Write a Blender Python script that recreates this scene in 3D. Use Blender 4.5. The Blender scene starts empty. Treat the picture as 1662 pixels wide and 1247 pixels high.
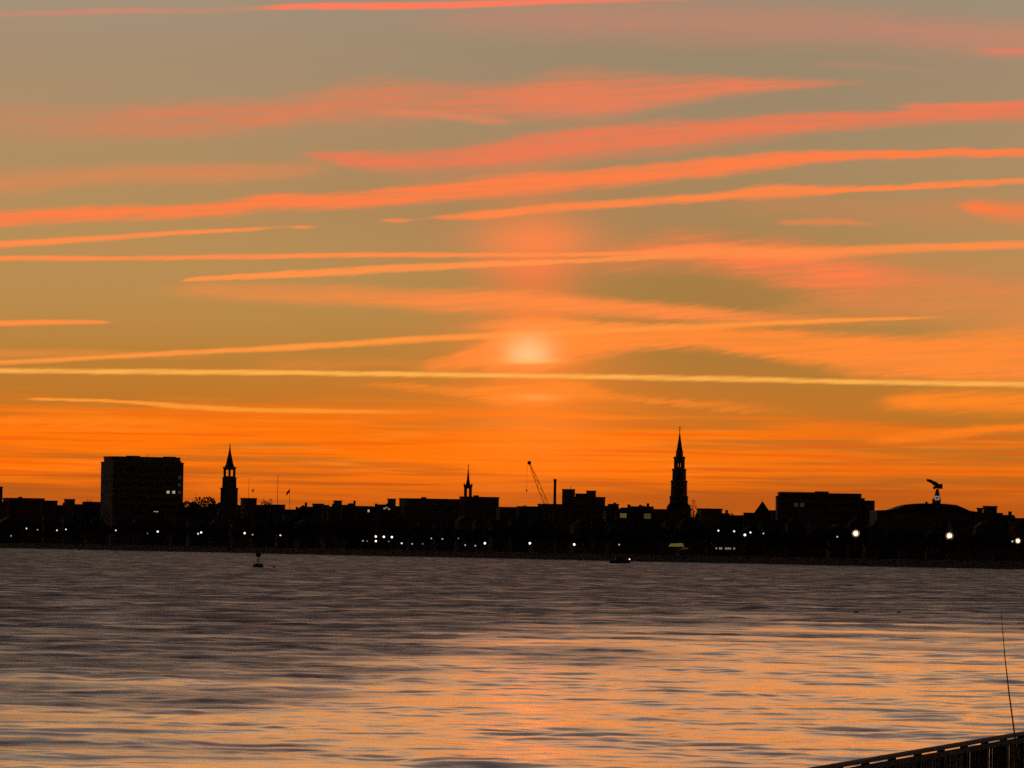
import bpy, bmesh, math, random
import numpy as np
from mathutils import Vector, Matrix

scene = bpy.context.scene
COL = scene.collection
random.seed(7)

# ---------------------------------------------------------------- camera
F = 10341.0                      # focal length in photo pixels (photo 1662 x 1247)
CX, CY = 831.0, 623.5
HOR = 882.0                      # photo row of the true horizon at the middle column
CAM_Z = 7.0
ROLL = 0.0147
PITCH = math.atan((HOR - CY) / F)
_f = Vector((0, math.cos(PITCH), math.sin(PITCH)))
_r0 = Vector((1, 0, 0))
_u0 = _r0.cross(_f)
_r = _r0 * math.cos(ROLL) + _u0 * math.sin(ROLL)
_u = _u0 * math.cos(ROLL) - _r0 * math.sin(ROLL)
cam_data = bpy.data.cameras.new('camera')
cam = bpy.data.objects.new('camera', cam_data)
COL.objects.link(cam)
cam_data.sensor_fit = 'HORIZONTAL'
cam_data.sensor_width = 36.0
cam_data.lens = 36.0 * F / 1662.0
cam_data.clip_start = 0.5
cam_data.clip_end = 120000.0
m = Matrix((( _r.x, _u.x, -_f.x, 0), (_r.y, _u.y, -_f.y, 0), (_r.z, _u.z, -_f.z, CAM_Z), (0, 0, 0, 1)))
cam.matrix_world = m
scene.camera = cam

def ray(px, py):
    return _f + _r * ((px - CX) / F) + _u * ((CY - py) / F)

def at(px, py, D):
    """point on the ray of a photo pixel at depth Y = D"""
    d = ray(px, py); k = D / d.y
    return Vector((d.x * k, D, CAM_Z + d.z * k))

def on_water(px, py, z=0.0):
    d = ray(px, py); k = (z - CAM_Z) / d.z
    return Vector((d.x * k, d.y * k, z))

def angles(px, py):
    d = ray(px, py).normalized()
    return math.atan2(d.x, d.y), math.asin(d.z)

# ---------------------------------------------------------------- exposure
scene.render.engine = 'CYCLES'
scene.view_settings.view_transform = 'Standard'
scene.view_settings.look = 'None'
scene.view_settings.exposure = 0.0
scene.view_settings.gamma = 1.0
scene.view_settings.use_curve_mapping = False
scene.cycles.use_denoising = False       # a little grain, like the phone picture
scene.cycles.use_adaptive_sampling = True
scene.cycles.adaptive_threshold = 0.02
scene.cycles.adaptive_min_samples = 10
scene.cycles.max_bounces = 5
scene.cycles.diffuse_bounces = 2
scene.cycles.glossy_bounces = 3
scene.cycles.caustics_reflective = False
scene.cycles.caustics_refractive = False
scene.cycles.sample_clamp_indirect = 4.0

def lin(rgb):
    out = []
    for c in rgb:
        c = c / 255.0
        out.append(c / 12.92 if c <= 0.04045 else ((c + 0.055) / 1.055) ** 2.4)
    return (*out, 1.0)

# ---------------------------------------------------------------- sun
SUN_AZ, SUN_EL = angles(858, 566)
sun_data = bpy.data.lights.new('sun', 'SUN')
sun_data.energy = 0.008
sun_data.angle = math.radians(10)
sun_data.color = (1.0, 0.42, 0.14)
sun = bpy.data.objects.new('sun', sun_data)
COL.objects.link(sun)
_sd = Vector((math.sin(SUN_AZ) * math.cos(SUN_EL), math.cos(SUN_AZ) * math.cos(SUN_EL), math.sin(SUN_EL)))
sun.rotation_euler = _sd.to_track_quat('Z', 'Y').to_euler()
sun.location = (0, 0, 400)

# ---------------------------------------------------------------- sky
class Net:
    """small helper to write node trees as expressions"""
    def __init__(self, tree):
        self.t = tree
    def node(self, kind, **kw):
        n = self.t.nodes.new(kind)
        for k, v in kw.items():
            setattr(n, k, v)
        return n
    def put(self, sock, v):
        if isinstance(v, bpy.types.NodeSocket):
            self.t.links.new(v, sock)
        elif v is not None:
            sock.default_value = v
    def m(self, op, a, b=None, c=None, clamp=False):
        n = self.node('ShaderNodeMath', operation=op, use_clamp=clamp)
        self.put(n.inputs[0], a); self.put(n.inputs[1], b); self.put(n.inputs[2], c)
        return n.outputs[0]
    def rng(self, v, a, b, c=0.0, d=1.0, smooth=True):
        n = self.node('ShaderNodeMapRange', interpolation_type='SMOOTHSTEP' if smooth else 'LINEAR', clamp=True)
        for i, x in enumerate((v, a, b, c, d)):
            self.put(n.inputs[i], x)
        return n.outputs[0]
    def mix(self, fac, a, b, blend='MIX'):
        n = self.node('ShaderNodeMix', data_type='RGBA', blend_type=blend)
        self.put(n.inputs[0], fac); self.put(n.inputs[6], a); self.put(n.inputs[7], b)
        return n.outputs[2]
    def vec(self, x, y, z=0.0):
        n = self.node('ShaderNodeCombineXYZ')
        self.put(n.inputs[0], x); self.put(n.inputs[1], y); self.put(n.inputs[2], z)
        return n.outputs[0]
    def noise(self, vec, scale=1.0, detail=2.0, rough=0.5, dims='2D', out='Fac', dist=0.0):
        n = self.node('ShaderNodeTexNoise', noise_dimensions=dims)
        self.put(n.inputs['Vector'], vec)
        n.inputs['Scale'].default_value = scale
        n.inputs['Detail'].default_value = detail
        n.inputs['Roughness'].default_value = rough
        n.inputs['Distortion'].default_value = dist
        return n.outputs[out]

world = bpy.data.worlds.new('World')
scene.world = world
world.use_nodes = True
wt = world.node_tree
wt.nodes.clear()
N = Net(wt)
w_out = N.node('ShaderNodeOutputWorld')
w_bg = N.node('ShaderNodeBackground')
wt.links.new(w_bg.outputs[0], w_out.inputs[0])
tc = N.node('ShaderNodeTexCoord')
sep = N.node('ShaderNodeSeparateXYZ')
wt.links.new(tc.outputs['Generated'], sep.inputs[0])
AZ = N.m('ARCTAN2', sep.outputs[0], sep.outputs[1])
EL = N.m('ARCSINE', sep.outputs[2])
U = N.m('MULTIPLY_ADD', AZ, F, CX)              # azimuth and elevation on an arc scale: 1 unit = 1/F radian
V = N.m('MULTIPLY_ADD', EL, -F, HOR)

def uv(px, py):
    a, e = angles(px, py)
    return CX + a * F, HOR - e * F

# clear air: colour by elevation, orange at the horizon to dull blue-grey overhead
STOPS = [(0, (172, 84, 26)), (60, (180, 88, 24)), (140, (198, 106, 28)), (230, (190, 118, 40)), (300, (186, 128, 56)), (382, (187, 139, 76)),
         (482, (185, 142, 86)), (582, (178, 142, 94)), (682, (174, 142, 104)), (782, (168, 142, 112)), (882, (165, 145, 122)),
         (1444, (152, 133, 118)), (2700, (108, 99, 100)), (5400, (52, 51, 58)), (10800, (27, 29, 38)), (16243, (20, 23, 32))]
ramp = N.node('ShaderNodeValToRGB')
els = ramp.color_ramp.elements
while len(els) > 1:
    els.remove(els[-1])
for i, (p, c) in enumerate(STOPS):
    e = els[0] if i == 0 else els.new(min(1.0, math.sqrt(p / 16243.0)))
    if i == 0: e.position = 0.0
    e.color = lin(c)
N.put(ramp.inputs[0], N.m('SQRT', N.m('MAXIMUM', N.m('DIVIDE', EL, math.pi / 2), 0.0)))
sky_tex = N.node('ShaderNodeTexSky', sky_type='NISHITA')
sky_tex.sun_disc = False
sky_tex.sun_elevation = SUN_EL
sky_tex.sun_rotation = SUN_AZ
sky_tex.air_density = 1.6
sky_tex.dust_density = 4.0
nish = N.mix(1.0, sky_tex.outputs[0], (0.008, 0.0072, 0.0065, 1), 'MULTIPLY')
west = N.rng(N.m('ABSOLUTE', N.m('SUBTRACT', AZ, SUN_AZ)), 0.7, 2.6, 1.0, 0.0)
color = N.mix(west, nish, ramp.outputs[0])

# shared cloud noises
n_big = N.noise(N.vec(N.m('DIVIDE', U, 260.0), N.m('DIVIDE', V, 34.0)), detail=2.0)
n_fine = N.noise(N.vec(N.m('DIVIDE', U, 42.0), N.m('DIVIDE', V, 7.0)), detail=3.0, rough=0.6)
slant = N.m('MULTIPLY_ADD', U, 0.07, V)
slant2 = N.m('MULTIPLY_ADD', U, 0.20, V)
n_fib = N.noise(N.vec(N.m('DIVIDE', U, 190.0), N.m('DIVIDE', slant, 7.0)), detail=4.0, rough=0.65)
n_fib = N.rng(n_fib, 0.30, 0.64)
n_feat = N.noise(N.vec(N.m('DIVIDE', U, 75.0), N.m('DIVIDE', slant2, 8.0)), detail=4.0, rough=0.65)
warp = N.m('ADD', N.m('MULTIPLY', N.m('SUBTRACT', n_big, 0.5), 26.0), N.m('MULTIPLY', N.m('SUBTRACT', n_fine, 0.5), 10.0))
warp = N.m('ADD', warp, N.m('MULTIPLY', N.m('SUBTRACT', n_feat, 0.5), 30.0))
n_len = N.rng(N.noise(N.vec(N.m('DIVIDE', U, 60.0), N.m('DIVIDE', V, 30.0)), detail=3.0, rough=0.6), 0.25, 0.6, 0.84, 1.0)
T = N.m('DIVIDE', N.m('ADD', U, 300.0), 2262.0)
Tv = N.vec(T, T, T)

def set_curve(cv, pts):
    pts = sorted(pts)
    cv.points[0].location = pts[0]; cv.points[1].location = pts[-1]
    for p in pts[1:-1]:
        cv.points.new(*p)
    for p in cv.points:
        p.handle_type = 'AUTO_CLAMPED'

def streak(pts, rgb, soft=0.35, warp_k=0.3, fib=0.35, ktop=1.0, kbot=1.0, gain=1.0):
    """one band of cirrus or condensation trail; pts = photo (x, y, half thickness, opacity)"""
    global color
    q = [(uv(x, y), w, a) for x, y, w, a in pts]
    tt = [(u + 300.0) / 2262.0 for (u, v), w, a in q]
    cv = N.node('ShaderNodeRGBCurve')
    ce = [(t, (v + 200.0) / 1200.0) for t, ((u, v), w, a) in zip(tt, q)]
    wd = [(t, w * (1.10 if w > 8 else 0.92) / 60.0) for t, (_, w, a) in zip(tt, q)]
    al = [(t, a) for t, (_, w, a) in zip(tt, q)]
    if tt[0] > 0.001:
        s = (ce[1][1] - ce[0][1]) / (ce[1][0] - ce[0][0])
        ce.insert(0, (0.0, min(1, max(0, ce[0][1] - s * tt[0] * 0.6)))); wd.insert(0, (0.0, wd[0][1])); al.insert(0, (0.0, 0.0))
    if tt[-1] < 0.999:
        s = (ce[-1][1] - ce[-2][1]) / (ce[-1][0] - ce[-2][0])
        ce.append((1.0, min(1, max(0, ce[-1][1] + s * (1 - tt[-1]) * 0.6)))); wd.append((1.0, wd[-1][1])); al.append((1.0, 0.0))
    set_curve(cv.mapping.curves[0], ce); set_curve(cv.mapping.curves[1], wd); set_curve(cv.mapping.curves[2], al)
    cv.mapping.update()
    wt.links.new(Tv, cv.inputs['Color'])
    sp = N.node('ShaderNodeSeparateColor')
    wt.links.new(cv.outputs[0], sp.inputs[0])
    cen = N.m('MULTIPLY_ADD', sp.outputs[0], 1200.0, -200.0)
    d = N.m('SUBTRACT', V, cen)
    if warp_k:
        d = N.m('MULTIPLY_ADD', warp, warp_k, d)
    d = N.m('DIVIDE', d, N.m('MULTIPLY_ADD', sp.outputs[1], 60.0, 0.3))
    d = N.m('MAXIMUM', N.m('MULTIPLY', d, -ktop), N.m('MULTIPLY', d, kbot))
    a = N.m('MULTIPLY', N.m('MULTIPLY', N.rng(d, 1.0 + soft, 1.0 - soft * 1.6), N.m('MULTIPLY', sp.outputs[2], 1.15)), n_len, clamp=True)
    if fib:
        a = N.m('MULTIPLY', a, N.m('MULTIPLY_ADD', n_fib, fib, 1.0 - fib * 0.75), clamp=True)
    c = lin(rgb)
    color = N.mix(a, color, tuple(x * gain for x in c[:3]) + (1,))

def blob(px, py, sx, sy, rgb, amount, add=False, red=1.0):
    global color
    u0, v0 = uv(px, py)
    a = N.m('POWER', N.m('DIVIDE', N.m('SUBTRACT', U, u0), sx), 2.0)
    b = N.m('POWER', N.m('DIVIDE', N.m('SUBTRACT', V, v0), sy), 2.0)
    g = N.m('EXPONENT', N.m('MULTIPLY', N.m('ADD', a, b), -0.5))
    g = N.m('MULTIPLY', g, amount)
    c = lin(rgb)
    color = N.mix(g, color, (c[0] * red, c[1], c[2], 1), 'ADD' if add else 'MIX')   # red > 1: brighter than the film holds

# glow round the veiled sun, and the pillar of light through it
blob(1150, 110, 430, 150, (146, 130, 104), 0.6)
blob(1120, 500, 270, 110, (150, 108, 52), 0.55)
blob(800, 330, 300, 60, (172, 128, 86), 0.5)
blob(862, 675, 300, 50, (255, 118, 14), 0.30)
blob(866, 480, 50, 120, (255, 120, 52), 0.38, red=1.25)
blob(872, 391, 72, 23, (255, 136, 70), 0.60, red=1.1)
blob(850, 434, 55, 14, (255, 122, 70), 0.40, red=1.1)

# low orange cloud sheet near the horizon, torn into long bars
n_low = N.noise(N.vec(N.m('DIVIDE', U, 520.0), N.m('DIVIDE', V, 17.0)), detail=4.0, rough=0.55)
n_low2 = N.noise(N.vec(N.m('DIVIDE', U, 620.0), N.m('DIVIDE', V, 46.0)), detail=2.0)
cov = N.m('ADD', N.m('MULTIPLY', n_low, 0.62), N.m('MULTIPLY', n_low2, 0.5))
band = N.m('MULTIPLY', N.rng(V, 622.0, 712.0), N.rng(V, 840.0, 775.0, 0.45, 1.0))
band = N.m('MULTIPLY', band, N.rng(U, 1600.0, 950.0, 0.62, 1.0))
low = N.rng(N.m('ADD', cov, N.m('MULTIPLY', band, 0.28)), 0.66, 0.84)
low = N.m('MULTIPLY', low, band)
low = N.m('MULTIPLY', low, N.rng(N.m('ABSOLUTE', N.m('SUBTRACT', AZ, SUN_AZ)), 0.25, 1.2, 1.0, 0.0))
color = N.mix(low, color, lin((255, 117, 9)))
hi2 = N.rng(N.noise(N.vec(N.m('DIVIDE', U, 240.0), N.m('DIVIDE', V, 11.0)), detail=3.0), 0.52, 0.75)
color = N.mix(N.m('MULTIPLY', N.m('MULTIPLY', hi2, band), 0.5), color, lin((255, 134, 34)))
redbar = N.rng(N.noise(N.vec(N.m('DIVIDE', N.m('ADD', U, 3300.0), 380.0), N.m('DIVIDE', V, 8.0)), detail=3.0), 0.50, 0.68)
redbar = N.m('MULTIPLY', redbar, N.m('MULTIPLY', N.rng(V, 650.0, 720.0, 0.0, 0.5), N.rng(V, 840.0, 800.0)))
color = N.mix(redbar, color, lin((236, 88, 14)))
# dull bars just above the roofs
dusk = N.rng(N.noise(N.vec(N.m('DIVIDE', N.m('ADD', U, 900.0), 430.0), N.m('DIVIDE', V, 12.0)), detail=2.0), 0.50, 0.66)
dusk = N.m('MULTIPLY', dusk, N.m('MULTIPLY', N.rng(V, 715.0, 790.0), N.rng(V, 870.0, 835.0, 0.4, 0.62)))
color = N.mix(dusk, color, lin((180, 86, 24)))

color = N.mix(N.m('MULTIPLY', N.rng(V, 758.0, 812.0), N.rng(U, 200.0, 1250.0, 0.30, 0.72)), color, lin((188, 88, 22)))
# high thin cirrus over the rest of the western sky
n_cir = N.noise(N.vec(N.m('DIVIDE', U, 900.0), N.m('DIVIDE', N.m('MULTIPLY_ADD', U, 0.07, V), 85.0)), detail=4.0, rough=0.55)
cir = N.m('MULTIPLY', N.rng(n_cir, 0.52, 0.72), N.rng(V, -60.0, -260.0))
cir = N.m('MULTIPLY', N.m('MULTIPLY', cir, N.rng(V, -5000.0, -1200.0)), west)
color = N.mix(N.m('MULTIPLY', cir, 0.6), color, lin((205, 120, 96)))

PINK, SALM, CORL, ORNG = (255, 124, 92), (218, 128, 88), (234, 122, 82), (253, 127, 70)
streak([(-200, 26, 5, .25), (0, 23, 5, .2), (200, 18, 5, .28), (350, 17, 5, .14), (420, 13, 4, .3), (470, 11, 5, .85), (650, 10, 6, 1), (850, 5, 5, .9), (1000, 1, 4, .6), (1150, -3, 3, .2), (1260, -6, 3, 0)], PINK, fib=.2, warp_k=.12)
streak([(560, 40, 14, 0), (800, 34, 22, .34), (1000, 34, 30, .42), (1200, 40, 32, .42), (1400, 46, 25, .44), (1550, 58, 25, .5), (1760, 68, 25, .5)], (212, 130, 106), soft=.7, fib=.2, warp_k=.4)
streak([(1530, 80, 5, 0), (1620, 83, 7, .5), (1760, 80, 8, .7)], (236, 124, 92), soft=.6)
streak([(-200, 190, 25, .15), (0, 197, 28, .24), (120, 202, 25, .4), (300, 195, 25, .7), (450, 182, 22, .72), (600, 166, 30, .8), (750, 165, 24, .88), (850, 162, 26, .95), (920, 155, 33, .95), (1010, 150, 28, .9), (1150, 140, 17, .85), (1300, 136, 9, .6), (1400, 131, 6, .15), (1460, 128, 5, 0)], SALM, soft=.5, fib=.65, warp_k=.5)
streak([(560, 182, 3, 0), (660, 184, 7, .5), (760, 192, 7, .6), (835, 200, 5, .1), (870, 203, 4, 0)], (232, 132, 92), soft=.6)
streak([(740, 158, 10, 0), (850, 162, 14, .6), (980, 165, 20, .75), (1060, 158, 16, .6), (1180, 145, 10, .6), (1330, 134, 6, .4), (1400, 130, 4, 0)], (234, 126, 88), soft=.7)
streak([(1290, 106, 5, 0), (1380, 106, 7, .22), (1480, 112, 6, .2), (1580, 124, 5, 0)], (206, 132, 104), soft=.7)
streak([(-200, 305, 18, .4), (0, 298, 19, .55), (150, 286, 14, .6), (300, 282, 14, .68), (420, 279, 13, .6), (500, 275, 11, .45), (600, 270, 9, 0)], (224, 134, 82), soft=.6, fib=.4)
streak([(470, 253, 3, 0), (505, 254, 5, .8), (600, 258, 13, .9), (750, 255, 16, .9), (850, 240, 21, .9), (1000, 222, 24, .92), (1150, 213, 20, .92), (1300, 198, 15, .9), (1450, 190, 12, .88), (1550, 182, 13, .85), (1662, 178, 13, .95), (1850, 165, 12, .9)], CORL, soft=.45, fib=.55, ktop=1.2, kbot=.85, warp_k=.4)
streak([(1430, 172, 3, 0), (1500, 172, 7, .6), (1600, 172, 6, .6), (1760, 160, 6, .5)], (246, 120, 84), soft=.6)
streak([(560, 285, 6, 0), (700, 290, 12, .25), (820, 285, 12, .3), (950, 262, 8, 0)], (214, 132, 92), soft=.7)
streak([(-200, 372, 12, .8), (0, 355, 11, .95), (150, 345, 11, .9), (300, 341, 10, .9), (390, 334, 12, .95), (425, 327, 13, 1), (550, 325, 12, 1), (700, 312, 13, 1), (850, 297, 14, 1), (1000, 285, 13, 1), (1150, 270, 13, 1), (1300, 256, 11, 1), (1500, 248, 7, 1), (1662, 248, 7, 1), (1850, 240, 7, .9)], ORNG, soft=.45, fib=.4, ktop=1.15, kbot=.88, warp_k=.34)
streak([(610, 358, 1, 0), (640, 358, 3, .8), (662, 358, 2, .5), (680, 355, 1.5, .2), (705, 353, 3, .5), (740, 352, 5, .9), (800, 348, 8, .9), (900, 336, 8, .9), (1000, 330, 7, .9), (1170, 318, 7, .92), (1240, 312, 10, 1), (1350, 310, 7, 1), (1500, 302, 5, .95), (1662, 293, 5, .95), (1850, 280, 5, .8)], (255, 134, 70), soft=.5, fib=.35, warp_k=.28)
streak([(1080, 330, 8, 0), (1250, 335, 16, .22), (1420, 340, 18, .34), (1560, 345, 24, .4), (1760, 345, 24, .4)], (214, 128, 78), soft=.8)
streak([(1540, 333, 5, 0), (1580, 337, 9, .95), (1630, 344, 12, .75), (1760, 350, 14, .5)], (255, 122, 66), soft=.8)
streak([(1235, 364, 2, 0), (1275, 361, 5, .6), (1340, 361, 6, .7), (1425, 366, 3, .1), (1450, 367, 2, 0)], (232, 132, 76), soft=.5)
streak([(-200, 409, 5, .8), (0, 397, 6, .95), (150, 388, 5, .9), (300, 378, 4, .9), (420, 372, 3, .75), (462, 369, 2, .25), (490, 369, 3, .7), (520, 369, 2, 0)], (255, 140, 72), soft=.4, warp_k=.1, fib=.15)
# the pink veil right of the pillar and the two trails crossing it
streak([(880, 425, 14, 0), (1000, 415, 22, .5), (1110, 410, 26, .75), (1210, 420, 28, .85), (1300, 436, 34, .85), (1370, 450, 34, .8), (1440, 456, 28, .6), (1540, 462, 22, .4), (1760, 470, 18, .3)], (252, 126, 72), soft=.6, fib=.5, warp_k=.9)
streak([(1380, 425, 8, 0), (1480, 420, 10, .3), (1600, 428, 12, .3), (1760, 425, 12, .3)], (220, 132, 80), soft=.8)
streak([(-200, 421, 3.5, 1), (0, 420, 4, 1), (300, 418, 4, 1), (600, 415, 4.5, 1), (831, 414, 3.5, 1), (1000, 412, 4, .95), (1150, 408, 9, .9), (1290, 412, 10, .9), (1400, 407, 8, .95), (1500, 403, 7, .95), (1662, 397, 7, .95), (1850, 388, 7, .8)], (255, 140, 72), soft=.5, warp_k=.14, fib=.2)
streak([(284, 456, 1, 0), (302, 455, 2.5, .95), (400, 449, 5, 1), (500, 444, 6, 1), (650, 436, 6, 1), (830, 429, 5, 1), (950, 423, 4, .95), (1100, 417, 5, .7), (1230, 415, 5, 0)], (255, 146, 72), soft=.4, warp_k=.24, fib=.2)
streak([(180, 470, 8, 0), (350, 473, 12, .4), (500, 477, 14, .5), (700, 487, 15, .8), (830, 489, 17, .95), (1000, 500, 14, .9), (1150, 511, 12, .9), (1280, 518, 9, .5), (1440, 522, 9, .2), (1500, 524, 9, 0)], (252, 138, 66), soft=.5, fib=.4, warp_k=.4)
streak([(980, 545, 4, 0), (1250, 505, 10, .3), (1400, 495, 16, .5), (1560, 500, 26, .6), (1760, 510, 30, .6)], (232, 134, 70), soft=.8, warp_k=.7)
streak([(-200, 526, 5, .9), (0, 525, 5, .95), (100, 523, 4, .9), (170, 523, 3, .7), (196, 523, 1.2, 0)], (255, 142, 64), soft=.5, warp_k=.08, fib=.1)
# sheets round and below the veiled sun
streak([(-200, 570, 9, .5), (0, 573, 8, .55), (150, 573, 7, .5), (300, 578, 6, .3), (420, 580, 5, 0)], (236, 140, 62), soft=.7)
streak([(380, 590, 8, 0), (480, 592, 9, .35), (620, 590, 8, .3), (700, 594, 6, .2), (780, 592, 6, 0)], (236, 138, 56), soft=.8)
streak([(640, 604, 4, 0), (700, 595, 9, .6), (780, 580, 20, .85), (860, 562, 34, 1), (930, 553, 28, 1), (1000, 550, 22, 1), (1120, 548, 18, 1), (1220, 556, 21, 1), (1320, 566, 26, 1), (1400, 576, 28, 1), (1500, 582, 32, 1), (1662, 576, 42, .95), (1850, 575, 36, .8)], (255, 138, 54), soft=.4, fib=.3, warp_k=.7)
streak([(700, 532, 4, 0), (800, 528, 7, .5), (900, 527, 7, .6), (1000, 530, 6, .5), (1100, 530, 5, 0)], (255, 146, 66), soft=.7)
streak([(500, 622, 4, 0), (640, 628, 8, .5), (760, 636, 10, .7), (850, 640, 18, .9), (930, 636, 16, .8), (1000, 644, 9, .6), (1090, 652, 7, .5), (1200, 662, 7, .4), (1330, 668, 5, 0)], (255, 136, 42), soft=.5, fib=.5, warp_k=.7)
streak([(1380, 655, 6, 0), (1450, 654, 12, .7), (1560, 652, 15, .9), (1662, 652, 15, .9), (1850, 650, 16, .8)], (255, 134, 36), soft=.5, fib=.4, warp_k=.6)
streak([(1360, 716, 3, 0), (1460, 710, 8, .8), (1600, 698, 8, .85), (1850, 680, 8, .8)], (255, 126, 28), soft=.6, fib=.3, warp_k=.4)
streak([(-200, 684, 8, .9), (0, 682, 7, .9), (150, 684, 7, .9), (320, 690, 8, .7), (450, 690, 8, 0)], (255, 128, 24), soft=.7, warp_k=.6)
streak([(30, 648, 1, 0), (62, 648, 2.5, .9), (200, 652, 3, .95), (300, 660, 5, .95), (450, 666, 4, .9), (600, 668, 3.5, .7), (800, 669, 3, 0)], (255, 150, 50), soft=.5, warp_k=.12, fib=.1)
streak([(-200, 594, 6, .8), (0, 588, 4.5, .9), (150, 581, 4, .95), (300, 573, 4, 1), (500, 563, 5, 1), (700, 550, 5.5, 1), (900, 540, 5, .95), (1100, 532, 5, 1), (1250, 525, 4.5, 1), (1400, 519, 3.5, .95), (1500, 516, 2, .6), (1570, 515, 2, 0)], (255, 150, 62), soft=.55, warp_k=.14, fib=.25)
# the sun behind the sheet
blob(859, 566, 27, 16, (255, 202, 136), 0.95, red=3.0)
blob(858, 576, 18, 7, (255, 214, 150), 0.9, red=3.5)
blob(868, 560, 90, 36, (255, 148, 60), 0.30, red=1.5)
blob(880, 690, 90, 60, (255, 140, 38), 0.40, red=1.3)
blob(870, 645, 26, 4, (255, 166, 80), 0.6)
blob(862, 586, 30, 4.5, (255, 196, 112), 0.6)
streak([(760, 592, 3, 0), (830, 596, 4, .7), (900, 592, 4, .7), (980, 588, 3, 0)], (250, 138, 52), soft=.6, warp_k=.2)
streak([(-200, 600, 3.5, 1), (0, 602, 4, 1), (300, 604, 4.3, 1), (600, 607, 4, 1), (831, 610, 4, 1), (1100, 614, 4.5, 1), (1300, 618, 4.5, 1), (1500, 622, 4.5, 1), (1662, 624, 4.5, 1), (1850, 627, 4.5, 1)], (255, 174, 76), soft=.6, warp_k=.13, fib=.3)

wt.links.new(color, w_bg.inputs[0])
w_bg.inputs[1].default_value = 1.0
world.cycles.sampling_method = 'MANUAL'
world.cycles.sample_map_resolution = 512

# ---------------------------------------------------------------- materials
MATS = {}
def mat(name, rgb, rough=0.7, metal=0.0, noise=0.0, scale=3.0, emit=None, strength=0.0, spec=0.5):
    if name in MATS:
        return MATS[name]
    mt = bpy.data.materials.new(name)
    mt.use_nodes = True
    nt = mt.node_tree
    b = nt.nodes['Principled BSDF']
    b.inputs['Base Color'].default_value = (*rgb, 1)
    b.inputs['Roughness'].default_value = rough
    b.inputs['Metallic'].default_value = metal
    b.inputs['Specular IOR Level'].default_value = spec
    if noise:
        n = Net(nt)
        tcn = n.node('ShaderNodeTexCoord')
        f = n.noise(tcn.outputs['Object'], scale=scale, detail=4.0, dims='3D')
        c = n.mix(n.rng(f, 0.3, 0.7), tuple(x * (1 - noise) for x in rgb) + (1,), tuple(min(1, x * (1 + noise)) for x in rgb) + (1,))
        nt.links.new(c, b.inputs['Base Color'])
    if emit:
        b.inputs['Emission Color'].default_value = (*emit, 1)
        b.inputs['Emission Strength'].default_value = strength
    MATS[name] = mt
    return mt

def link(name, me, material=None, parent=None):
    o = bpy.data.objects.new(name, me)
    if material is not None and not me.materials:
        for mm in (material if isinstance(material, (list, tuple)) else [material]):
            me.materials.append(mm)
    if parent is not None:
        o.parent = parent
    COL.objects.link(o)
    return o

def tag(o, label, cat, group=None):
    o['label'] = label; o['category'] = cat
    if group: o['group'] = group
    return o

def structure(o):
    o['kind'] = 'structure'
    return o

# ---------------------------------------------------------------- shoreline
SHORE_A = Vector((-831 / F * 3700.0, 3700.0))
SHORE_B = Vector((831 / F * 2400.0, 2400.0))
_sdir = (SHORE_B - SHORE_A).normalized()
_snrm = Vector((-_sdir.y, _sdir.x))           # points inland
if _snrm.y < 0: _snrm = -_snrm
GROUND_Z = 2.5

def shore_depth(px):
    """depth at which the view through photo column px meets the seawall line"""
    t = (px - CX) / F
    a, d = SHORE_A, SHORE_B - SHORE_A
    k = (t * a.y - a.x) / (d.x - t * d.y)
    return a.y + k * d.y

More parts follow.
